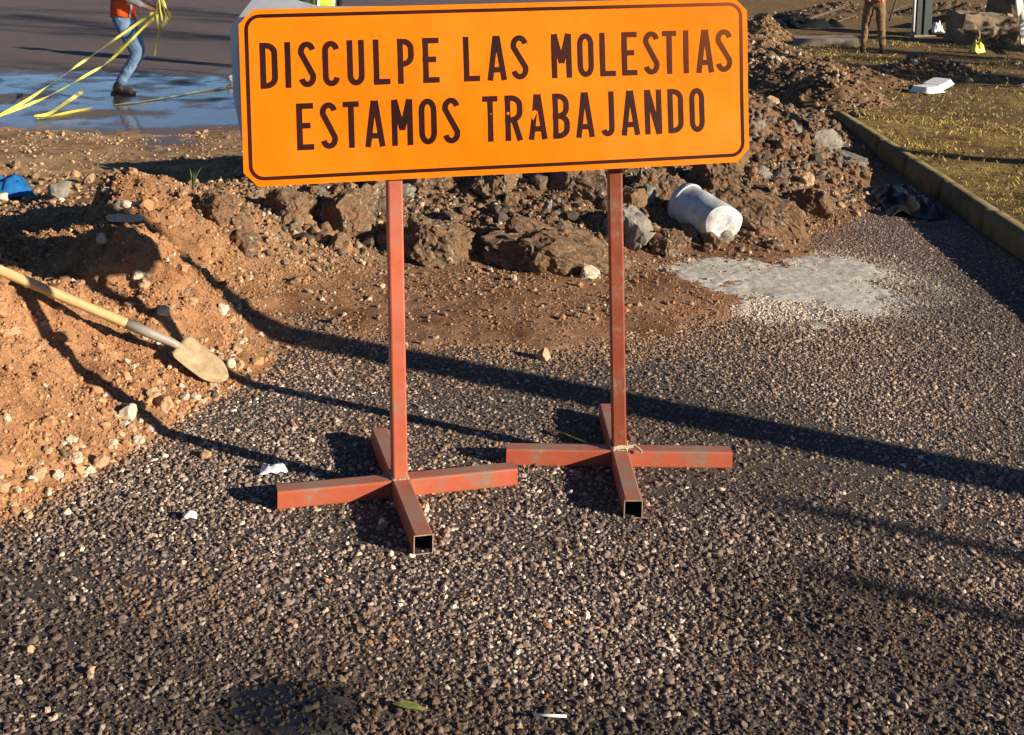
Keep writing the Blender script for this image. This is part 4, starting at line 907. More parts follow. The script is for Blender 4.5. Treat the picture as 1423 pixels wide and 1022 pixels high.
def person(loc, heading, kneeR, ankR, kneeL, ankL, elbR, hanR, elbL, hanL, trous, vest, label, lean=0.0, shirt=SHIRT):
    r = tag(empty('person', loc, heading), label, 'person')
    V3 = Vector; pel = V3((0, 0, .93)); ch = V3((lean, 0, 1.25)); nk = V3((lean * 1.3, 0, 1.45)); hd = V3((lean * 1.5 + .02, 0, 1.56)); tp = V3((lean * 1.5 + .03, 0, 1.68))
    kR, aR, kL, aL, eR, wR, eL, wL = map(V3, (kneeR, ankR, kneeL, ankL, elbR, hanR, elbL, hanL))
    sR, sL = V3((lean * 1.2, -.19, 1.40)), V3((lean * 1.2, .19, 1.40)); hR, hL = V3((0, -.09, .88)), V3((0, .09, .88))
    J = [(pel, (.13, .10)), (ch, (.15, .105)), (nk, .055), (hd, (.085, .1)), (tp, (.07, .08)), (sR, .055), (eR, .042), (wR, .030), (sL, .055), (eL, .042), (wL, .030), (hR, .085), (kR, .056), (aR, .038), (hL, .085), (kL, .056), (aL, .038)]
    E_ = [(0, 1), (1, 2), (2, 3), (3, 4), (1, 5), (5, 6), (6, 7), (1, 8), (8, 9), (9, 10), (0, 11), (11, 12), (12, 13), (0, 14), (14, 15), (15, 16)]
    # hands: palm and five fingers grown from the wrist
    for wi, w, e in ((7, wR, eR), (10, wL, eL)):
        d = (w - e).normalized(); s_ = d.cross(V3((0, 0, 1))); s_ = s_.normalized() if s_.length > .1 else V3((0, 1, 0)); u_ = s_.cross(d)
        b = len(J); J.append((w + d * .07, (.030, .018))); E_.append((wi, b))
        for k_, (so_, ln) in enumerate(((-.030, .060), (-.010, .072), (.010, .068), (.028, .052))):
            q = len(J); p0 = w + d * .10 + s_ * so_; J.append((p0, .0095)); J.append((p0 + d * ln * .5 - u_ * .012, .009)); J.append((p0 + d * ln * .7 - u_ * .034, .0075)); E_ += [(b, q), (q, q + 1), (q + 1, q + 2)]
        q = len(J); J.append((w + d * .055 - s_ * .042 - u_ * .01, .011)); J.append((w + d * .095 - s_ * .048 - u_ * .03, .009)); E_ += [(b, q), (q, q + 1)]
    bd = skin('body', J, E_, SKINM, r, 0, 1)
    # face
    bm = bmesh.new(); bmesh.ops.create_icosphere(bm, subdivisions=2, radius=.017, matrix=Matrix.Translation(hd + V3((.098, 0, .005))) @ Matrix.Diagonal((1.2, .8, 1.5, 1))); link('nose', bm_mesh('nose', bm, True), SKINM, bd)
    for s_ in (-1, 1):
        bm = bmesh.new(); bmesh.ops.create_icosphere(bm, subdivisions=2, radius=.011, matrix=Matrix.Translation(hd + V3((.083, .032 * s_, .035)))); link('eye', bm_mesh('eye', bm, True), HAIR, bd)
        bm = bmesh.new(); bmesh.ops.create_icosphere(bm, subdivisions=2, radius=.028, matrix=Matrix.Translation(hd + V3((0, .086 * s_, .01))) @ Matrix.Diagonal((.7, .35, 1.1, 1))); link('ear', bm_mesh('ear', bm, True), SKINM, bd)
    # trousers
    w0 = V3((0, 0, 1.03))
    def midp(a, b, t_): return a + (b - a) * t_
    TJ = [(V3((0, 0, .95)), (.165, .128)), (w0, (.16, .12)), (hR, (.105, .115)), (midp(hR, kR, .5), .094), (kR, .078), (midp(kR, aR, .45), .072), (aR + V3((0, 0, .02)), .062), (hL, (.105, .115)), (midp(hL, kL, .5), .094), (kL, .078), (midp(kL, aL, .45), .072), (aL + V3((0, 0, .02)), .062)]
    tr = skin('trousers', TJ, [(0, 1), (0, 2), (2, 3), (3, 4), (4, 5), (5, 6), (0, 7), (7, 8), (8, 9), (9, 10), (10, 11)], trous, r, 0, 2)
    for v_ in tr.data.vertices:        # creases gathered at knee and cuff
        v_.co += mnoise.noise_vector(v_.co * 13) * .010
    # shirt sleeves + vest
    skin('shirt', [(ch, (.165, .12)), (V3((lean * 1.2, 0, 1.41)), (.13, .09)), (sR, .072), (midp(sR, eR, .9), .055), (midp(eR, wR, .85), .043), (sL, .072), (midp(sL, eL, .9), .055), (midp(eL, wL, .85), .043), (V3((lean * .3, 0, 1.02)), (.165, .125))], [(0, 1), (1, 2), (2, 3), (3, 4), (1, 5), (5, 6), (6, 7), (0, 8)], shirt, r, 0, 2)
    # vest: open tube round the trunk with straps
    rings = [(.93, .185, .142, 0), (1.05, .182, .140, .3), (1.2, .188, .142, .8), (1.33, .192, .138, 1.1), (1.42, .15, .11, 1.25)]; v_ = []; f = []; n = 28
    for z_, ry_, rx_, lf in rings:
        for k_ in range(n):
            a = 2 * math.pi * k_ / n; wv = 1 + .04 * math.sin(a * 5 + z_ * 9); v_.append((lean * lf + rx_ * math.cos(a) * wv, ry_ * math.sin(a) * wv, z_ + (.012 * math.sin(a * 3) if z_ < 1 else 0)))
    for i in range(len(rings) - 1):
        for k_ in range(n): a = i * n + k_; b = i * n + (k_ + 1) % n; f.append((a, b, b + n, a + n))
    vs_ = link('vest', pymesh('vest', v_, f, True), vest, r); sd = vs_.modifiers.new('t', 'SOLIDIFY'); sd.thickness = .006
    for zz_, lf in ((1.22, .85),):
        pp = [(lean * lf + .151 * math.cos(a) * (1 + .04 * math.sin(a * 5 + zz_ * 9)), .196 * math.sin(a) * (1 + .04 * math.sin(a * 5 + zz_ * 9)), zz_) for a in np.linspace(0, 2 * math.pi, 29)]
        link('reflective_band', pymesh('reflective_band', *strip(pp, .05, [math.pi / 2] * 29, .002), True), REFL, vs_)
    for a_ in (.62, -.62, math.pi - .62, math.pi + .62):
        pp = [(lean * lf_ + rx_ * 1.03 * math.cos(a_) * (1 + .04 * math.sin(a_ * 5 + z_ * 9)) + .006 * math.copysign(1, math.cos(a_)), ry_ * 1.03 * math.sin(a_) * (1 + .04 * math.sin(a_ * 5 + z_ * 9)), z_) for z_, ry_, rx_, lf_ in rings[:4]]
        link('reflective_band', pymesh('reflective_band', *strip(pp, .04, [0.0] * 4, .002), True), REFL, vs_)
    # boots
    for a_, k_ in ((aR, kR), (aL, kL)):
        bt = skin('boot', [(a_ + V3((0, 0, .06)), (.055, .06)), (a_ + V3((.0, 0, -.035)), (.05, .045)), (a_ + V3((-.055, 0, -.05)), (.042, .036)), (a_ + V3((.09, 0, -.048)), (.047, .038)), (a_ + V3((.17, 0, -.058)), (.042, .030))], [(0, 1), (1, 2), (1, 3), (3, 4)], LEATHER, r, 1, 2)
        bm = bmesh.new(); z0 = a_.z - .09
        mt_ = Matrix.Translation((a_.x + .06, a_.y, z0 + .008)) @ Matrix.Diagonal((.30, .095, .018, 1)); bmesh.ops.create_cube(bm, size=1, matrix=mt_)
        bmesh.ops.bevel(bm, geom=[e for e in bm.edges if abs(e.verts[0].co.z - e.verts[1].co.z) > .01], offset=.04, segments=4, affect='EDGES'); link('sole', bm_mesh('sole', bm), DARK, bt)
    # hair and helmet
    bm = bmesh.new(); bmesh.ops.create_uvsphere(bm, u_segments=20, v_segments=12, radius=.102, matrix=Matrix.Translation(hd + V3((-.012, 0, .045))) @ Matrix.Diagonal((1.05, .92, 1.0, 1)))
    bmesh.ops.delete(bm, geom=[v_ for v_ in bm.verts if v_.co.x > hd.x + .045 and v_.co.z < hd.z + .09 or v_.co.z < hd.z - .03], context='VERTS'); link('hair', bm_mesh('hair', bm, True), HAIR, r)
    bm = bmesh.new(); bmesh.ops.create_uvsphere(bm, u_segments=24, v_segments=14, radius=.128, matrix=Matrix.Translation(hd + V3((.0, 0, .075))) @ Matrix.Diagonal((1.12, .98, .98, 1)))
    bmesh.ops.delete(bm, geom=[v_ for v_ in bm.verts if v_.co.z < hd.z + .068], context='VERTS')
    hl_ = link('helmet', bm_mesh('helmet', bm, True), HELM, r); hl_.modifiers.new('t', 'SOLIDIFY').thickness = .004
    br_ = [(hd.x + (.16 + .035 * max(0, math.cos(a))) * math.cos(a), hd.y + .137 * math.sin(a), hd.z + .072) for a in np.linspace(0, 2 * math.pi, 33)]
    link('brim', pymesh('brim', *strip(br_, .05, [0] * 33, .004), True), HELM, hl_)
    return r
w1 = G(172, 131)
person((w1[0], w1[1], 0), -.25, (.20, -.085, .50), (-.03, -.09, .09), (.17, .095, .49), (-.10, .10, .09), (.12, -.27, 1.15), (.36, -.20, 1.06), (.12, .26, 1.15), (.36, .14, 1.05), JEANS, HIVO, 'person in blue jeans and orange vest pulling yellow tape', lean=.03)
w2 = G(447, 103)
person((w2[0], w2[1], 0), 1.9, (.05, -.10, .50), (0, -.12, .09), (.03, .11, .50), (-.04, .13, .09), (-.02, -.30, 1.14), (.12, -.28, .92), (-.02, .30, 1.14), (.14, .26, .95), DARK, LIME, 'person in lime vest standing behind the orange sign', lean=.02, shirt=DARK)
w3 = G(1212, 74, .15); z3 = ground_z(w3[0], w3[1])
person((w3[0], w3[1], z3), 1.2, (.06, -.13, .50), (.0, -.17, .09), (.10, .13, .50), (.02, .16, .09), (.1, -.27, 1.15), (.32, -.16, 1.0), (.1, .27, 1.15), (.3, .15, 1.0), KHAKI, HIVO, 'person in khaki trousers standing on the churned verge', lean=.06)

# ------------------------------------------------------------------ yellow tape
m = Mt('caution_tape', .4); n1 = m.noise(1.5, 3); m.col(m.ramp(n1, [(.35, (.62, .56, .06)), (.65, (.80, .76, .25))])); m.b.inputs['Transmission Weight'].default_value = 0; TAPE = m.m
def curve(ctrl_, n):
    P = [Vector(p_) for p_ in ctrl_]; out = []
    for i in range(len(P) - 1):
        p0, p1, p2, p3 = P[max(i - 1, 0)], P[i], P[i + 1], P[min(i + 2, len(P) - 1)]
        for k_ in range(n):
            t_ = k_ / n; out.append(.5 * ((2 * p1) + (p2 - p0) * t_ + (2 * p0 - 5 * p1 + 4 * p2 - p3) * t_ * t_ + (3 * p1 - p0 - 3 * p2 + p3) * t_ ** 3))
    out.append(P[-1]); return out
R1 = RW[0]   # camera right, only used to turn the hand offset into the plan
hand_w = Vector((w1[0], w1[1], 0)) + Vector((.40 * math.cos(-.25) + .03, .40 * math.sin(-.25) - .05, 1.04))
tp_ = tag(empty('caution_tape', tuple(hand_w)), 'yellow caution tape stretched from the hand of the person in jeans', 'tape')
def tape(parent, pts, wd, tws, ph, n=10, name='strand'):
    c_ = curve(pts, n); tw = [ph + tws * math.sin(i * .35 + ph) + i * .05 * tws for i in range(len(c_))]
    o = link(name, pymesh(name, *strip(c_, wd, tw, .0012)), TAPE, parent)
    if parent: o.matrix_parent_inverse = Matrix.Translation(-parent.location)
    return o
eA = G(-60, 190, .02); eB = G(-60, 186, .015)
tape(tp_, [hand_w, Vector(G(158, 57, .62)) + Vector((0, -.5, 0)), G(92, 102, .34), G(30, 144, .2), eA], .032, 1.2, .4)
tape(tp_, [hand_w + Vector((0, 0, -.03)), Vector(G(160, 78, .5)), G(118, 106, .30), G(60, 137, .18), eB], .030, 1.4, 1.7)
tape(tp_, [hand_w + Vector((.02, 0, -.05)), Vector(G(172, 62, .62)), Vector(G(160, 72, .52))], .035, .8, .2)
for i, (dx, ln, wdt) in enumerate(((.02, .36, .035), (.06, .26, .035), (-.02, .56, .028), (.09, .20, .038))):
    tape(tp_, [hand_w + Vector((dx * .4, 0, .12)), hand_w + Vector((dx, -.03, 0)), hand_w + Vector((dx * 1.2 + .02, -.04, -ln * .5)), hand_w + Vector((dx * .6 - .03, -.02, -ln))], wdt, .7, i * 1.1, 8)
t2 = tag(empty('caution_tape', tuple(G(60, 160))), 'short piece of yellow tape folded on the wet road', 'tape')
tape(t2, [G(116, 126, .03), G(95, 141, .015), G(70, 157, .012), G(50, 163, .02), G(62, 163, .012), G(95, 157, .01), G(126, 151, .012)], .05, .25, .2, 8)
t3 = tag(empty('caution_tape', tuple(G(240, 132))), 'thin yellow tape lying across the wet road towards the sign', 'tape')
tape(t3, [G(158, 146, .01), G(200, 141, .01), G(260, 130, .012), G(310, 122, .015), G(350, 115, .02)], .045, .15, .1, 8)
bmg = bmesh.new(); bmesh.ops.create_icosphere(bmg, subdivisions=2, radius=.06)
for v_ in bmg.verts: v_.co += mnoise.noise_vector(v_.co * 25) * .02
o = link('paper_scrap', bm_mesh('paper_scrap', bmg), simple('paper', (.7, .72, .74), .8, .1)); p_ = G(321, 117); o.location = (p_[0], p_[1], .05); tag(o, 'white paper scrap at the end of the thin yellow tape', 'litter')

# ------------------------------------------------------------------ litter and odds and ends
def crumple(name, loc, sx, sy, h, seed, mat, lab, cat='litter', n=18, rz=0):
    bm = bmesh.new(); bmesh.ops.create_grid(bm, x_segments=n, y_segments=n, size=1)
    for v_ in bm.verts:
        p_ = v_.co * 2.2 + Vector((seed * 4.3, seed, 0)); a = mnoise.fractal(p_, 1.0, 2.0, 4); rdg = 1 - abs(mnoise.noise(p_ * 1.3)) * 2
        k_ = 1 + .25 * mnoise.noise(v_.co * 1.7 + Vector((seed, 0, 3))); v_.co.x *= k_; v_.co.y *= k_
        v_.co.x *= sx; v_.co.y *= sy; e = max(abs(v_.co.x / sx), abs(v_.co.y / sy)); v_.co.z = max(0, h * (.45 + .5 * rdg + .4 * a) * (1 - min(1, e) ** 3 * .9))
    ex = bmesh.ops.extrude_face_region(bm, geom=list(bm.faces))
    for g_ in ex['geom']:
        if isinstance(g_, bmesh.types.BMVert): g_.co.z += .002
    o = link(name, bm_mesh(name, bm, True), mat); o.location = tuple(loc); o.rotation_euler = (0, 0, rz); return tag(o, lab, cat)
BLACKP = simple('black_plastic', (.010, .010, .010), .42, .3, 8, .1, spec=.3)
WHITEP = simple('white_film', (.70, .74, .80), .45, .1, 20, .1); FOAM = simple('foam', (.80, .81, .82), .7, .04, 30, .1)
BLUEP = simple('blue_plastic', (.015, .13, .36), .4, .2, 8, .1)
p_ = GS(2, 268); crumple('plastic_sheet', (p_[0], p_[1], p_[2] - .01), .20, .17, .14, 21, BLUEP, 'bright blue plastic sheet in the hollow behind the mound', 'plastic sheet', 16, .3)
p_ = GS(1255, 285); crumple('plastic_sheet', (p_[0], p_[1], p_[2] + .004), .22, .50, .12, 3, BLACKP, 'crumpled black plastic sheet lying against the foot of the kerb', 'plastic sheet', 26, -.25)
p_ = G(380, 657); crumple('plastic_scrap', (p_[0], p_[1], .008), .045, .032, .024, 5, WHITEP, 'translucent white plastic scrap left of the left stand', 'litter', 10)
p_ = G(264, 722); crumple('paper_scrap', (p_[0], p_[1], .008), .022, .018, .022, 6, FOAM, 'small white scrap on asphalt between mound and stand', 'litter', 6)
# foam tray
p_ = G(1288, 128, .16); ft = tag(empty('foam_tray', (p_[0], p_[1], ground_z(p_[0], p_[1]) + .012), .5), 'white foam food tray with hinged lid lying on the grass', 'tray')
def traymesh(w, d, h, t=.006):
    bm = bmesh.new(); rings = []
    for k_, (s_, z_) in enumerate(((.82, 0), (1, h), (1.06, h), (1.06, h + t), (.97, h + t), (.80, t))):
        rings.append([bm.verts.new((w / 2 * s_ * math.copysign(abs(math.cos(a)) ** .35, math.cos(a)), d / 2 * s_ * math.copysign(abs(math.sin(a)) ** .35, math.sin(a)), z_)) for a in np.linspace(0, 2 * math.pi, 32, endpoint=False)])
    for A, B in zip(rings, rings[1:]):
        for i in range(32): bm.faces.new((A[i], A[(i + 1) % 32], B[(i + 1) % 32], B[i]))
    bm.faces.new(rings[0][::-1]); bm.faces.new(rings[-1]); return bm_mesh('tray', bm)
b_ = link('base', traymesh(.42, .30, .07), FOAM, ft); b_.rotation_euler = (.0, math.pi, 0); b_.location = (0, 0, .08)
l_ = link('lid', traymesh(.42, .30, .06), FOAM, ft); l_.location = (.36, .12, .03); l_.rotation_euler = (math.pi, -.18, .1); l_.location = (.40, .10, .11)
YEL = simple('yellow_film', (.78, .70, .06), .4, .15, 20, .1)
p_ = G(1358, 74, .15); crumple('plastic_bag', (p_[0], p_[1], ground_z(p_[0], p_[1])), .12, .10, .26, 8, YEL, 'crumpled yellow plastic bag beside the rubble blocks', 'litter', 12)
p_ = G(1302, 46, .15); crumple('plastic_bag', (p_[0], p_[1], ground_z(p_[0], p_[1])), .13, .10, .28, 9, FOAM, 'crumpled white bag beside the dark green post', 'litter', 12)
# white stick, leaf, bit of tape
bm = bmesh.new(); bmesh.ops.create_cone(bm, cap_ends=True, segments=10, radius1=.0035, radius2=.0035, depth=.082, matrix=Matrix.Rotation(math.pi / 2, 4, 'Y'))
o = link('drinking_straw', bm_mesh('drinking_straw', bm, True), FOAM); p_ = G(764, 1003); o.location = (p_[0], p_[1], .016); o.rotation_euler = (0, 0, -.22); tag(o, 'thin white stick lying on the asphalt', 'litter')
LEAF = simple('green_leaf', (.16, .19, .045), .6, .3, 40, .2)
lf = [(-.04, 0, 0), (-.02, .010, .004), (.0, .014, .006), (.025, .009, .005), (.05, 0, .001), (.025, -.009, .006), (0, -.014, .007), (-.02, -.010, .005)]
o = link('leaf', pymesh('leaf', lf + [(a, b, c - .001) for a, b, c in lf], [tuple(range(8)), tuple(range(15, 7, -1))] + [(i, (i + 1) % 8, (i + 1) % 8 + 8, i + 8) for i in range(8)]), LEAF)
p_ = G(566, 988); o.location = (p_[0], p_[1], .011); o.rotation_euler = (.1, .1, -.3); tag(o, 'fallen green leaf on the asphalt near the dark puddle', 'leaf')
tg = tag(empty('caution_tape', tuple(G(785, 603))), 'scrap of yellow green tape by the rear leg of right stand', 'tape')
tape(tg, [G(765, 597, .012), G(785, 603, .02), G(802, 610, .012), G(820, 617, .012)], .014, .5, .2, 6)
# torn weed tufts
WEED = simple('weed_green', (.13, .15, .04), .7, .3, 30, 0)
def tuft(px, py, n, h, lab, seed):
    R_ = random.Random(seed); p_ = GS(px, py); r = tag(empty('weed_tuft', tuple(p_)), lab, 'weed')
    for i in range(n):
        a = R_.uniform(0, 6.28); le = R_.uniform(.2, .8); hh = h * R_.uniform(.6, 1.1); w = h * .09
        pts = [(0, 0, -.01), (math.cos(a) * le * hh * .4, math.sin(a) * le * hh * .4, hh * .6), (math.cos(a) * le * hh, math.sin(a) * le * hh, hh)]
        link('blade', pymesh('blade', *strip(curve(pts, 4), [w, w, w, w * .9, w * .8, w * .6, w * .4, w * .2, w * .05], [R_.uniform(0, 3)] * 9, .0008)), WEED, r)
tuft(268, 262, 7, .12, 'small weed tuft at the edge of the dark shadow', 4); tuft(460, 376, 9, .05, 'small green weed beside the muddy puddle', 5)

# ------------------------------------------------------------------ things on the verge
CONC = simple('weathered_concrete', (.26, .21, .165), .92, .3, 5, .6, dist=.01); GREENP = simple('dark_green_paint', (.015, .030, .026), .5, .3, 12, .2); WHITEPT = simple('white_paint', (.72, .69, .62), .55, .1, 10, .1); BARK = simple('bark', (.10, .072, .05), .95, .4, 14, .9, dist=.02)
DARKW = simple('dark_timber', (.055, .038, .028), .85, .3, 8, .4)
RUBBLE = simple('rubble_masonry', (.20, .145, .095), .95, .35, 4, .8, dist=.02)
def block(px, py, d, rz, lab, seed, tilt=(0, 0), cat='block', z=.15, mat=CONC, lift=0):
    bm = bmesh.new(); bmesh.ops.create_cube(bm, size=1)
    for v_ in bm.verts: v_.co = Vector((v_.co.x * d[0], v_.co.y * d[1], v_.co.z * d[2]))
    bmesh.ops.subdivide_edges(bm, edges=bm.edges[:], cuts=5, use_grid_fill=True)
    for v_ in bm.verts: v_.co += mnoise.noise_vector(v_.co * 4 + Vector((seed, 0, 0))) * min(d) * .14 + mnoise.noise_vector(v_.co * 14 + Vector((seed, 5, 0))) * min(d) * .05
    o = link('concrete_block', bm_mesh('block', bm), mat if seed == 1 else RUBBLE); p_ = G(px, py, z); gz = ground_z(p_[0], p_[1])
    o.location = (p_[0], p_[1], gz + d[2] * .46 + lift); o.rotation_euler = (tilt[0], tilt[1], rz); return tag(o, lab, cat)
block(1146, 62, (1.15, .75, .16), -.3, 'flat concrete slab lying on the churned verge', 1, (0, -.05))
block(1362, 60, (1.15, .8, .62), -.1, 'large block of rubble masonry under the other', 2, (.05, .05))
block(1392, 54, (.8, .8, .6), .4, 'block of rubble masonry beside the leaning plank', 3)
block(1392, 54, (.7, .6, .5), .9, 'rubble block stacked on top of the others', 4, (.05, .05), lift=.55)
block(1345, 62, (.5, .4, .32), 1.0, 'smaller stone block before the rubble masonry', 5)
# dark green twin post and white pole
p_ = G(1280, 50, .15); gp_ = tag(empty('metal_post', (p_[0], p_[1], ground_z(p_[0], p_[1]))), 'dark green square metal post on the verge', 'post')
for i, (dx, w) in enumerate(((-.11, .13), (.10, .20))):
    bm = bmesh.new(); bmesh.ops.create_cube(bm, size=1, matrix=Matrix.Translation((dx, 0, 1.1)) @ Matrix.Diagonal((w, .16, 2.3, 1))); bmesh.ops.bevel(bm, geom=bm.edges[:], offset=.012, segments=2, affect='EDGES'); link('column', bm_mesh('column', bm), GREENP, gp_)
bm = bmesh.new(); bmesh.ops.create_cube(bm, size=1, matrix=Matrix.Translation((0, 0, .0)) @ Matrix.Diagonal((.6, .35, .06, 1))); link('base_plate', bm_mesh('base_plate', bm), CONC, gp_)
p_ = G(1268, 52, .15); z_ = ground_z(p_[0], p_[1])
o = link('white_pole', pymesh('white_pole', *lathe([(0, 0, -.05), (0, 0, 1.2), (.02, 0, 2.4)], [.035, .034, .033], 10), True), WHITEPT); o.location = (p_[0], p_[1], z_); tag(o, 'thin white pole standing against the dark green post', 'pole')
def stick(name, a, b, r0, r1, mat, lab, cat, n=7, wob=.03):
    a, b = Vector(a), Vector(b); P = [a + (b - a) * (i / n) + Vector((mnoise.noise(Vector((i, 0, r0 * 99))), mnoise.noise(Vector((0, i, r0 * 99))), 0)) * wob for i in range(n + 1)]
    o = link(name, pymesh(name, *lathe([p_ - a for p_ in P], [r0 + (r1 - r0) * i / n for i in range(n + 1)], 9), True), mat); o.location = a; return tag(o, lab, cat)
a = Vector(G(1236, 30, .15)); a.z = ground_z(a.x, a.y); stick('branch', a, a + Vector((.35, .1, 1.1)), .03, .02, BARK, 'thin reddish stick leaning up beside the person in khaki', 'branch')
a = Vector(G(1292, 34, .15)); a.z = ground_z(a.x, a.y) + .05; b = Vector(G(1368, 12, .75)); stick('branch', a, a + (b - a).normalized() * 2.6, .11, .08, BARK, 'dark fallen trunk propped on the rubble blocks', 'branch', wob=.08)
a = Vector(G(1423, 62, .15)); a.z = ground_z(a.x, a.y); b = Vector(G(1394, 0, .9))
bm = bmesh.new(); bmesh.ops.create_cube(bm, size=1, matrix=Matrix.Translation((0, 0, .9)) @ Matrix.Diagonal((.16, .045, 1.9, 1))); o = link('plank', bm_mesh('plank', bm), WHITEPT); o.location = a; o.rotation_euler = (.25, -.42, .1); tag(o, 'pale plank leaning against the rubble blocks', 'plank')
for i, (x0, y0, x1, y1, z1, r_, lb_) in enumerate(((1120, 30, 1178, 8, .5, .05, 'dark branch lying across the earth behind the flat slab'), (1150, 38, 1186, 22, .25, .035, 'short dark branch beside the person in khaki'), (1300, 22, 1345, 4, .6, .05, 'dark branch arching behind the dark green post'), (1235, 20, 1262, 6, .4, .035, 'thin branch between the person in khaki and green post'), (1380, 66, 1423, 70, .25, .05, 'dark branch lying before the rubble blocks'), (1310, 52, 1352, 44, .3, .04, 'dark branch between white bag and rubble blocks'))):
    a = Vector(G(x0, y0, .15)); a.z = ground_z(a.x, a.y) + .03; stick('branch', a, Vector(G(x1, y1, z1)), r_, r_ * .5, BARK, lb_, 'branch', 8, .10)
p_ = G(1100, 45); crumple('plastic_sheet', (p_[0], p_[1], .01), 1.3, .9, .42, 12, BLACKP, 'black plastic sheet heaped beside the flat concrete slab', 'plastic sheet', 26, .4)

# ------------------------------------------------------------------ what throws the long shadows from beyond the verge
def off(px, py, s):
    p_ = G(px, py); return (p_[0] - SX * s, p_[1] - SY * s)
def concrete_pole(x, y, lab, h=7.5, r=.13):
    r_ = tag(empty('utility_pole', (x, y, ground_z(x, y) - .05)), lab, 'pole')
    link('shaft', pymesh('shaft', *lathe([(0, 0, 0), (0, 0, h * .5), (0, 0, h)], [r, r * .85, r * .65], 12), True), CONC, r_)
    bm = bmesh.new(); bmesh.ops.create_cube(bm, size=1, matrix=Matrix.Translation((0, 0, h - .35)) @ Matrix.Diagonal((.1, 1.6, .1, 1))); link('cross_arm', bm_mesh('cross_arm', bm), DARKW, r_)
    for k_ in (-.7, -.25, .25, .7): link('insulator', pymesh('insulator', *lathe([(0, k_, h - .3), (0, k_, h - .22), (0, k_, h - .16)], [.03, .045, .02], 8), True), WHITEPT, r_)
x_, y_ = off(1423, 672, 4.2); concrete_pole(x_, y_, 'concrete utility pole on the verge throwing the broad shadow')
FOL = Mt('leaf_green', .7, spec=.2); aa = FOL.attr('col'); FOL.col(aa); FOL = FOL.m
def tree(x, y, h, r, seed, lab, crown_h=4.6, leaves=2600):
    R_ = random.Random(seed); z0 = ground_z(x, y) if kerb_side(x, y) < 9 else .14; t = tag(empty('tree', (x, y, z0)), lab, 'tree', 'trees along the verge')
    pts = [Vector((R_.uniform(-.06, .06) * i, R_.uniform(-.06, .06) * i, h * i / 6)) for i in range(7)]; pts[0].z = -.1
    tr = link('trunk', pymesh('trunk', *lathe(pts, [r * (1 - .12 * i) for i in range(7)], 12), True), BARK, t); tips = []
    for i in range(9):
        a = i * 2.4 + R_.uniform(-.4, .4); b = pts[3 + i % 4].copy(); L = h * R_.uniform(.28, .42); e = b + Vector((math.cos(a) * L * .8, math.sin(a) * L * .8, L * .7)); mid = (b + e) / 2 + Vector((0, 0, L * .08))
        link('limb', pymesh('limb', *lathe(curve([b, mid, e], 4), [r * .42 * (1 - k_ * .1) for k_ in range(9)], 8), True), BARK, tr); tips += [mid, e, (mid + e) / 2]
    tips.append(pts[6]); v_ = []; f = []; cl = []
    for i in range(leaves):
        c_ = R_.choice(tips) + Vector((R_.gauss(0, .38), R_.gauss(0, .38), R_.gauss(0, .30))); s_ = R_.uniform(.035, .075)
        q_ = Euler((R_.uniform(-1.2, 1.2), R_.uniform(-1.2, 1.2), R_.uniform(0, 6.28))).to_matrix(); k_ = len(v_)
        for a, b in ((-1.4, 0), (0, -.6), (1.4, 0), (0, .6)): v_.append(c_ + q_ @ Vector((a * s_, b * s_, 0)))
        f.append((k_, k_ + 1, k_ + 2, k_ + 3)); g_ = R_.uniform(.6, 1.3); cl += [(.055 * g_, .085 * g_, .025 * g_, 1)] * 4
    me = pymesh('crown', v_, f); at = me.attributes.new('col', 'FLOAT_COLOR', 'POINT'); at.data.foreach_set('color', np.array(cl, np.float32).ravel()); link('crown', me, FOL, t)
tree(10.6, 1.6, 7.5, .17, 1, 'leafy tree on the verge beyond the utility pole')
tree(15.6, 6.4, 7.0, .16, 2, 'leafy tree on the verge farther along the road')
tree(19.5, 9.2, 7.5, .16, 3, 'leafy tree far along the verge')
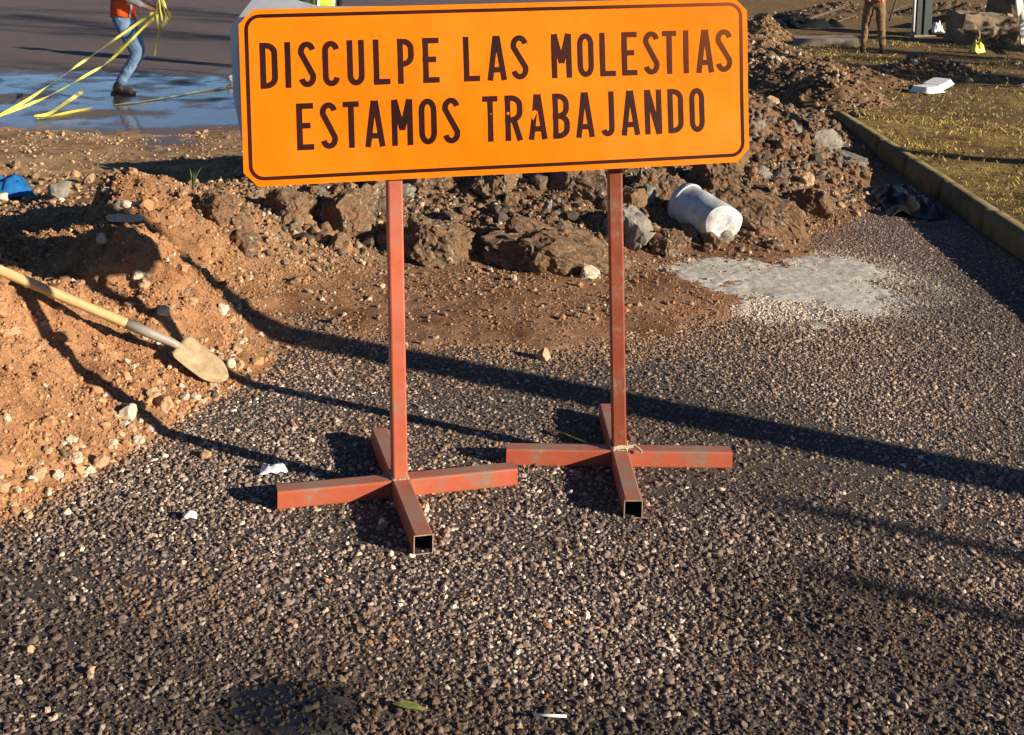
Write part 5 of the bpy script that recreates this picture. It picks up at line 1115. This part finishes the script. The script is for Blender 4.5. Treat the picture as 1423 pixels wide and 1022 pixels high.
def shrub(x, y, h, seed, lab, leaves=2200):  # shrubs added out of view to dapple the verge with shade
    R_ = random.Random(seed); t = tag(empty('shrub', (x, y, .14)), lab, 'shrub', 'shrubs added to shade the verge'); tips = []
    for i in range(8):
        a = i * .8 + R_.uniform(-.3, .3); e = Vector((math.cos(a) * h * .42, math.sin(a) * h * .42, h * R_.uniform(.6, .95))); c_ = curve([Vector((0, 0, -.05)), Vector((e.x * .3, e.y * .3, e.z * .5)), e], 4)
        link('stem', pymesh('stem', *lathe(c_, [.045 * (1 - k_ * .1) for k_ in range(9)], 7), True), BARK, t); tips += c_[3:]
    v_ = []; f = []; cl = []
    for i in range(leaves):
        c_ = R_.choice(tips) + Vector((R_.gauss(0, .22), R_.gauss(0, .22), R_.gauss(0, .2))); s_ = R_.uniform(.04, .08); q_ = Euler((R_.uniform(-1.2, 1.2), R_.uniform(-1.2, 1.2), R_.uniform(0, 6.28))).to_matrix(); k_ = len(v_)
        for a, b in ((-1.4, 0), (0, -.6), (1.4, 0), (0, .6)): v_.append(c_ + q_ @ Vector((a * s_, b * s_, 0)))
        f.append((k_, k_ + 1, k_ + 2, k_ + 3)); g_ = R_.uniform(.6, 1.3); cl += [(.06 * g_, .085 * g_, .025 * g_, 1)] * 4
    me = pymesh('foliage', v_, f); at = me.attributes.new('col', 'FLOAT_COLOR', 'POINT'); at.data.foreach_set('color', np.array(cl, np.float32).ravel()); link('foliage', me, FOL, t)
shrub(12.6, 9.3, 2.3, 31, 'tall leafy shrub beside the churned earth, added to shade the verge'); shrub(16.2, 10.6, 2.8, 32, 'tallest leafy shrub, added out of view to shade the verge'); shrub(20.0, 12.5, 2.6, 33, 'leafy shrub far past the rubble blocks, added to shade the verge'); shrub(17.4, 14.2, 2.0, 34, 'low leafy shrub near the rubble blocks, added to shade the verge')
for (px, py, s_, hh, lb) in ((1500, 856, 10.0, 3.15, 'thin grey pole behind the viewer, added for a soft faint shadow'), (1500, 762, 10.6, 3.3, 'second thin grey pole behind the viewer, added for a soft faint shadow')):  # poles added out of view to lay two faint soft shadows
    p_ = G(1140 if py > 800 else 1055, 797 if py > 800 else 692); s0 = (hh + .15) / math.tan(SUN_EL); x_, y_ = p_[0] - SX * s0, p_[1] - SY * s0
    o = link('shadow_pole', pymesh('shadow_pole', *lathe([(0, 0, -.05), (0, 0, hh * .6), (0, 0, hh)], [.045, .045, .04], 12), True), CONC); o.location = (x_, y_, .0 if kerb_side(x_, y_) < .15 else ground_z(x_, y_)); tag(o, lb, 'pole')
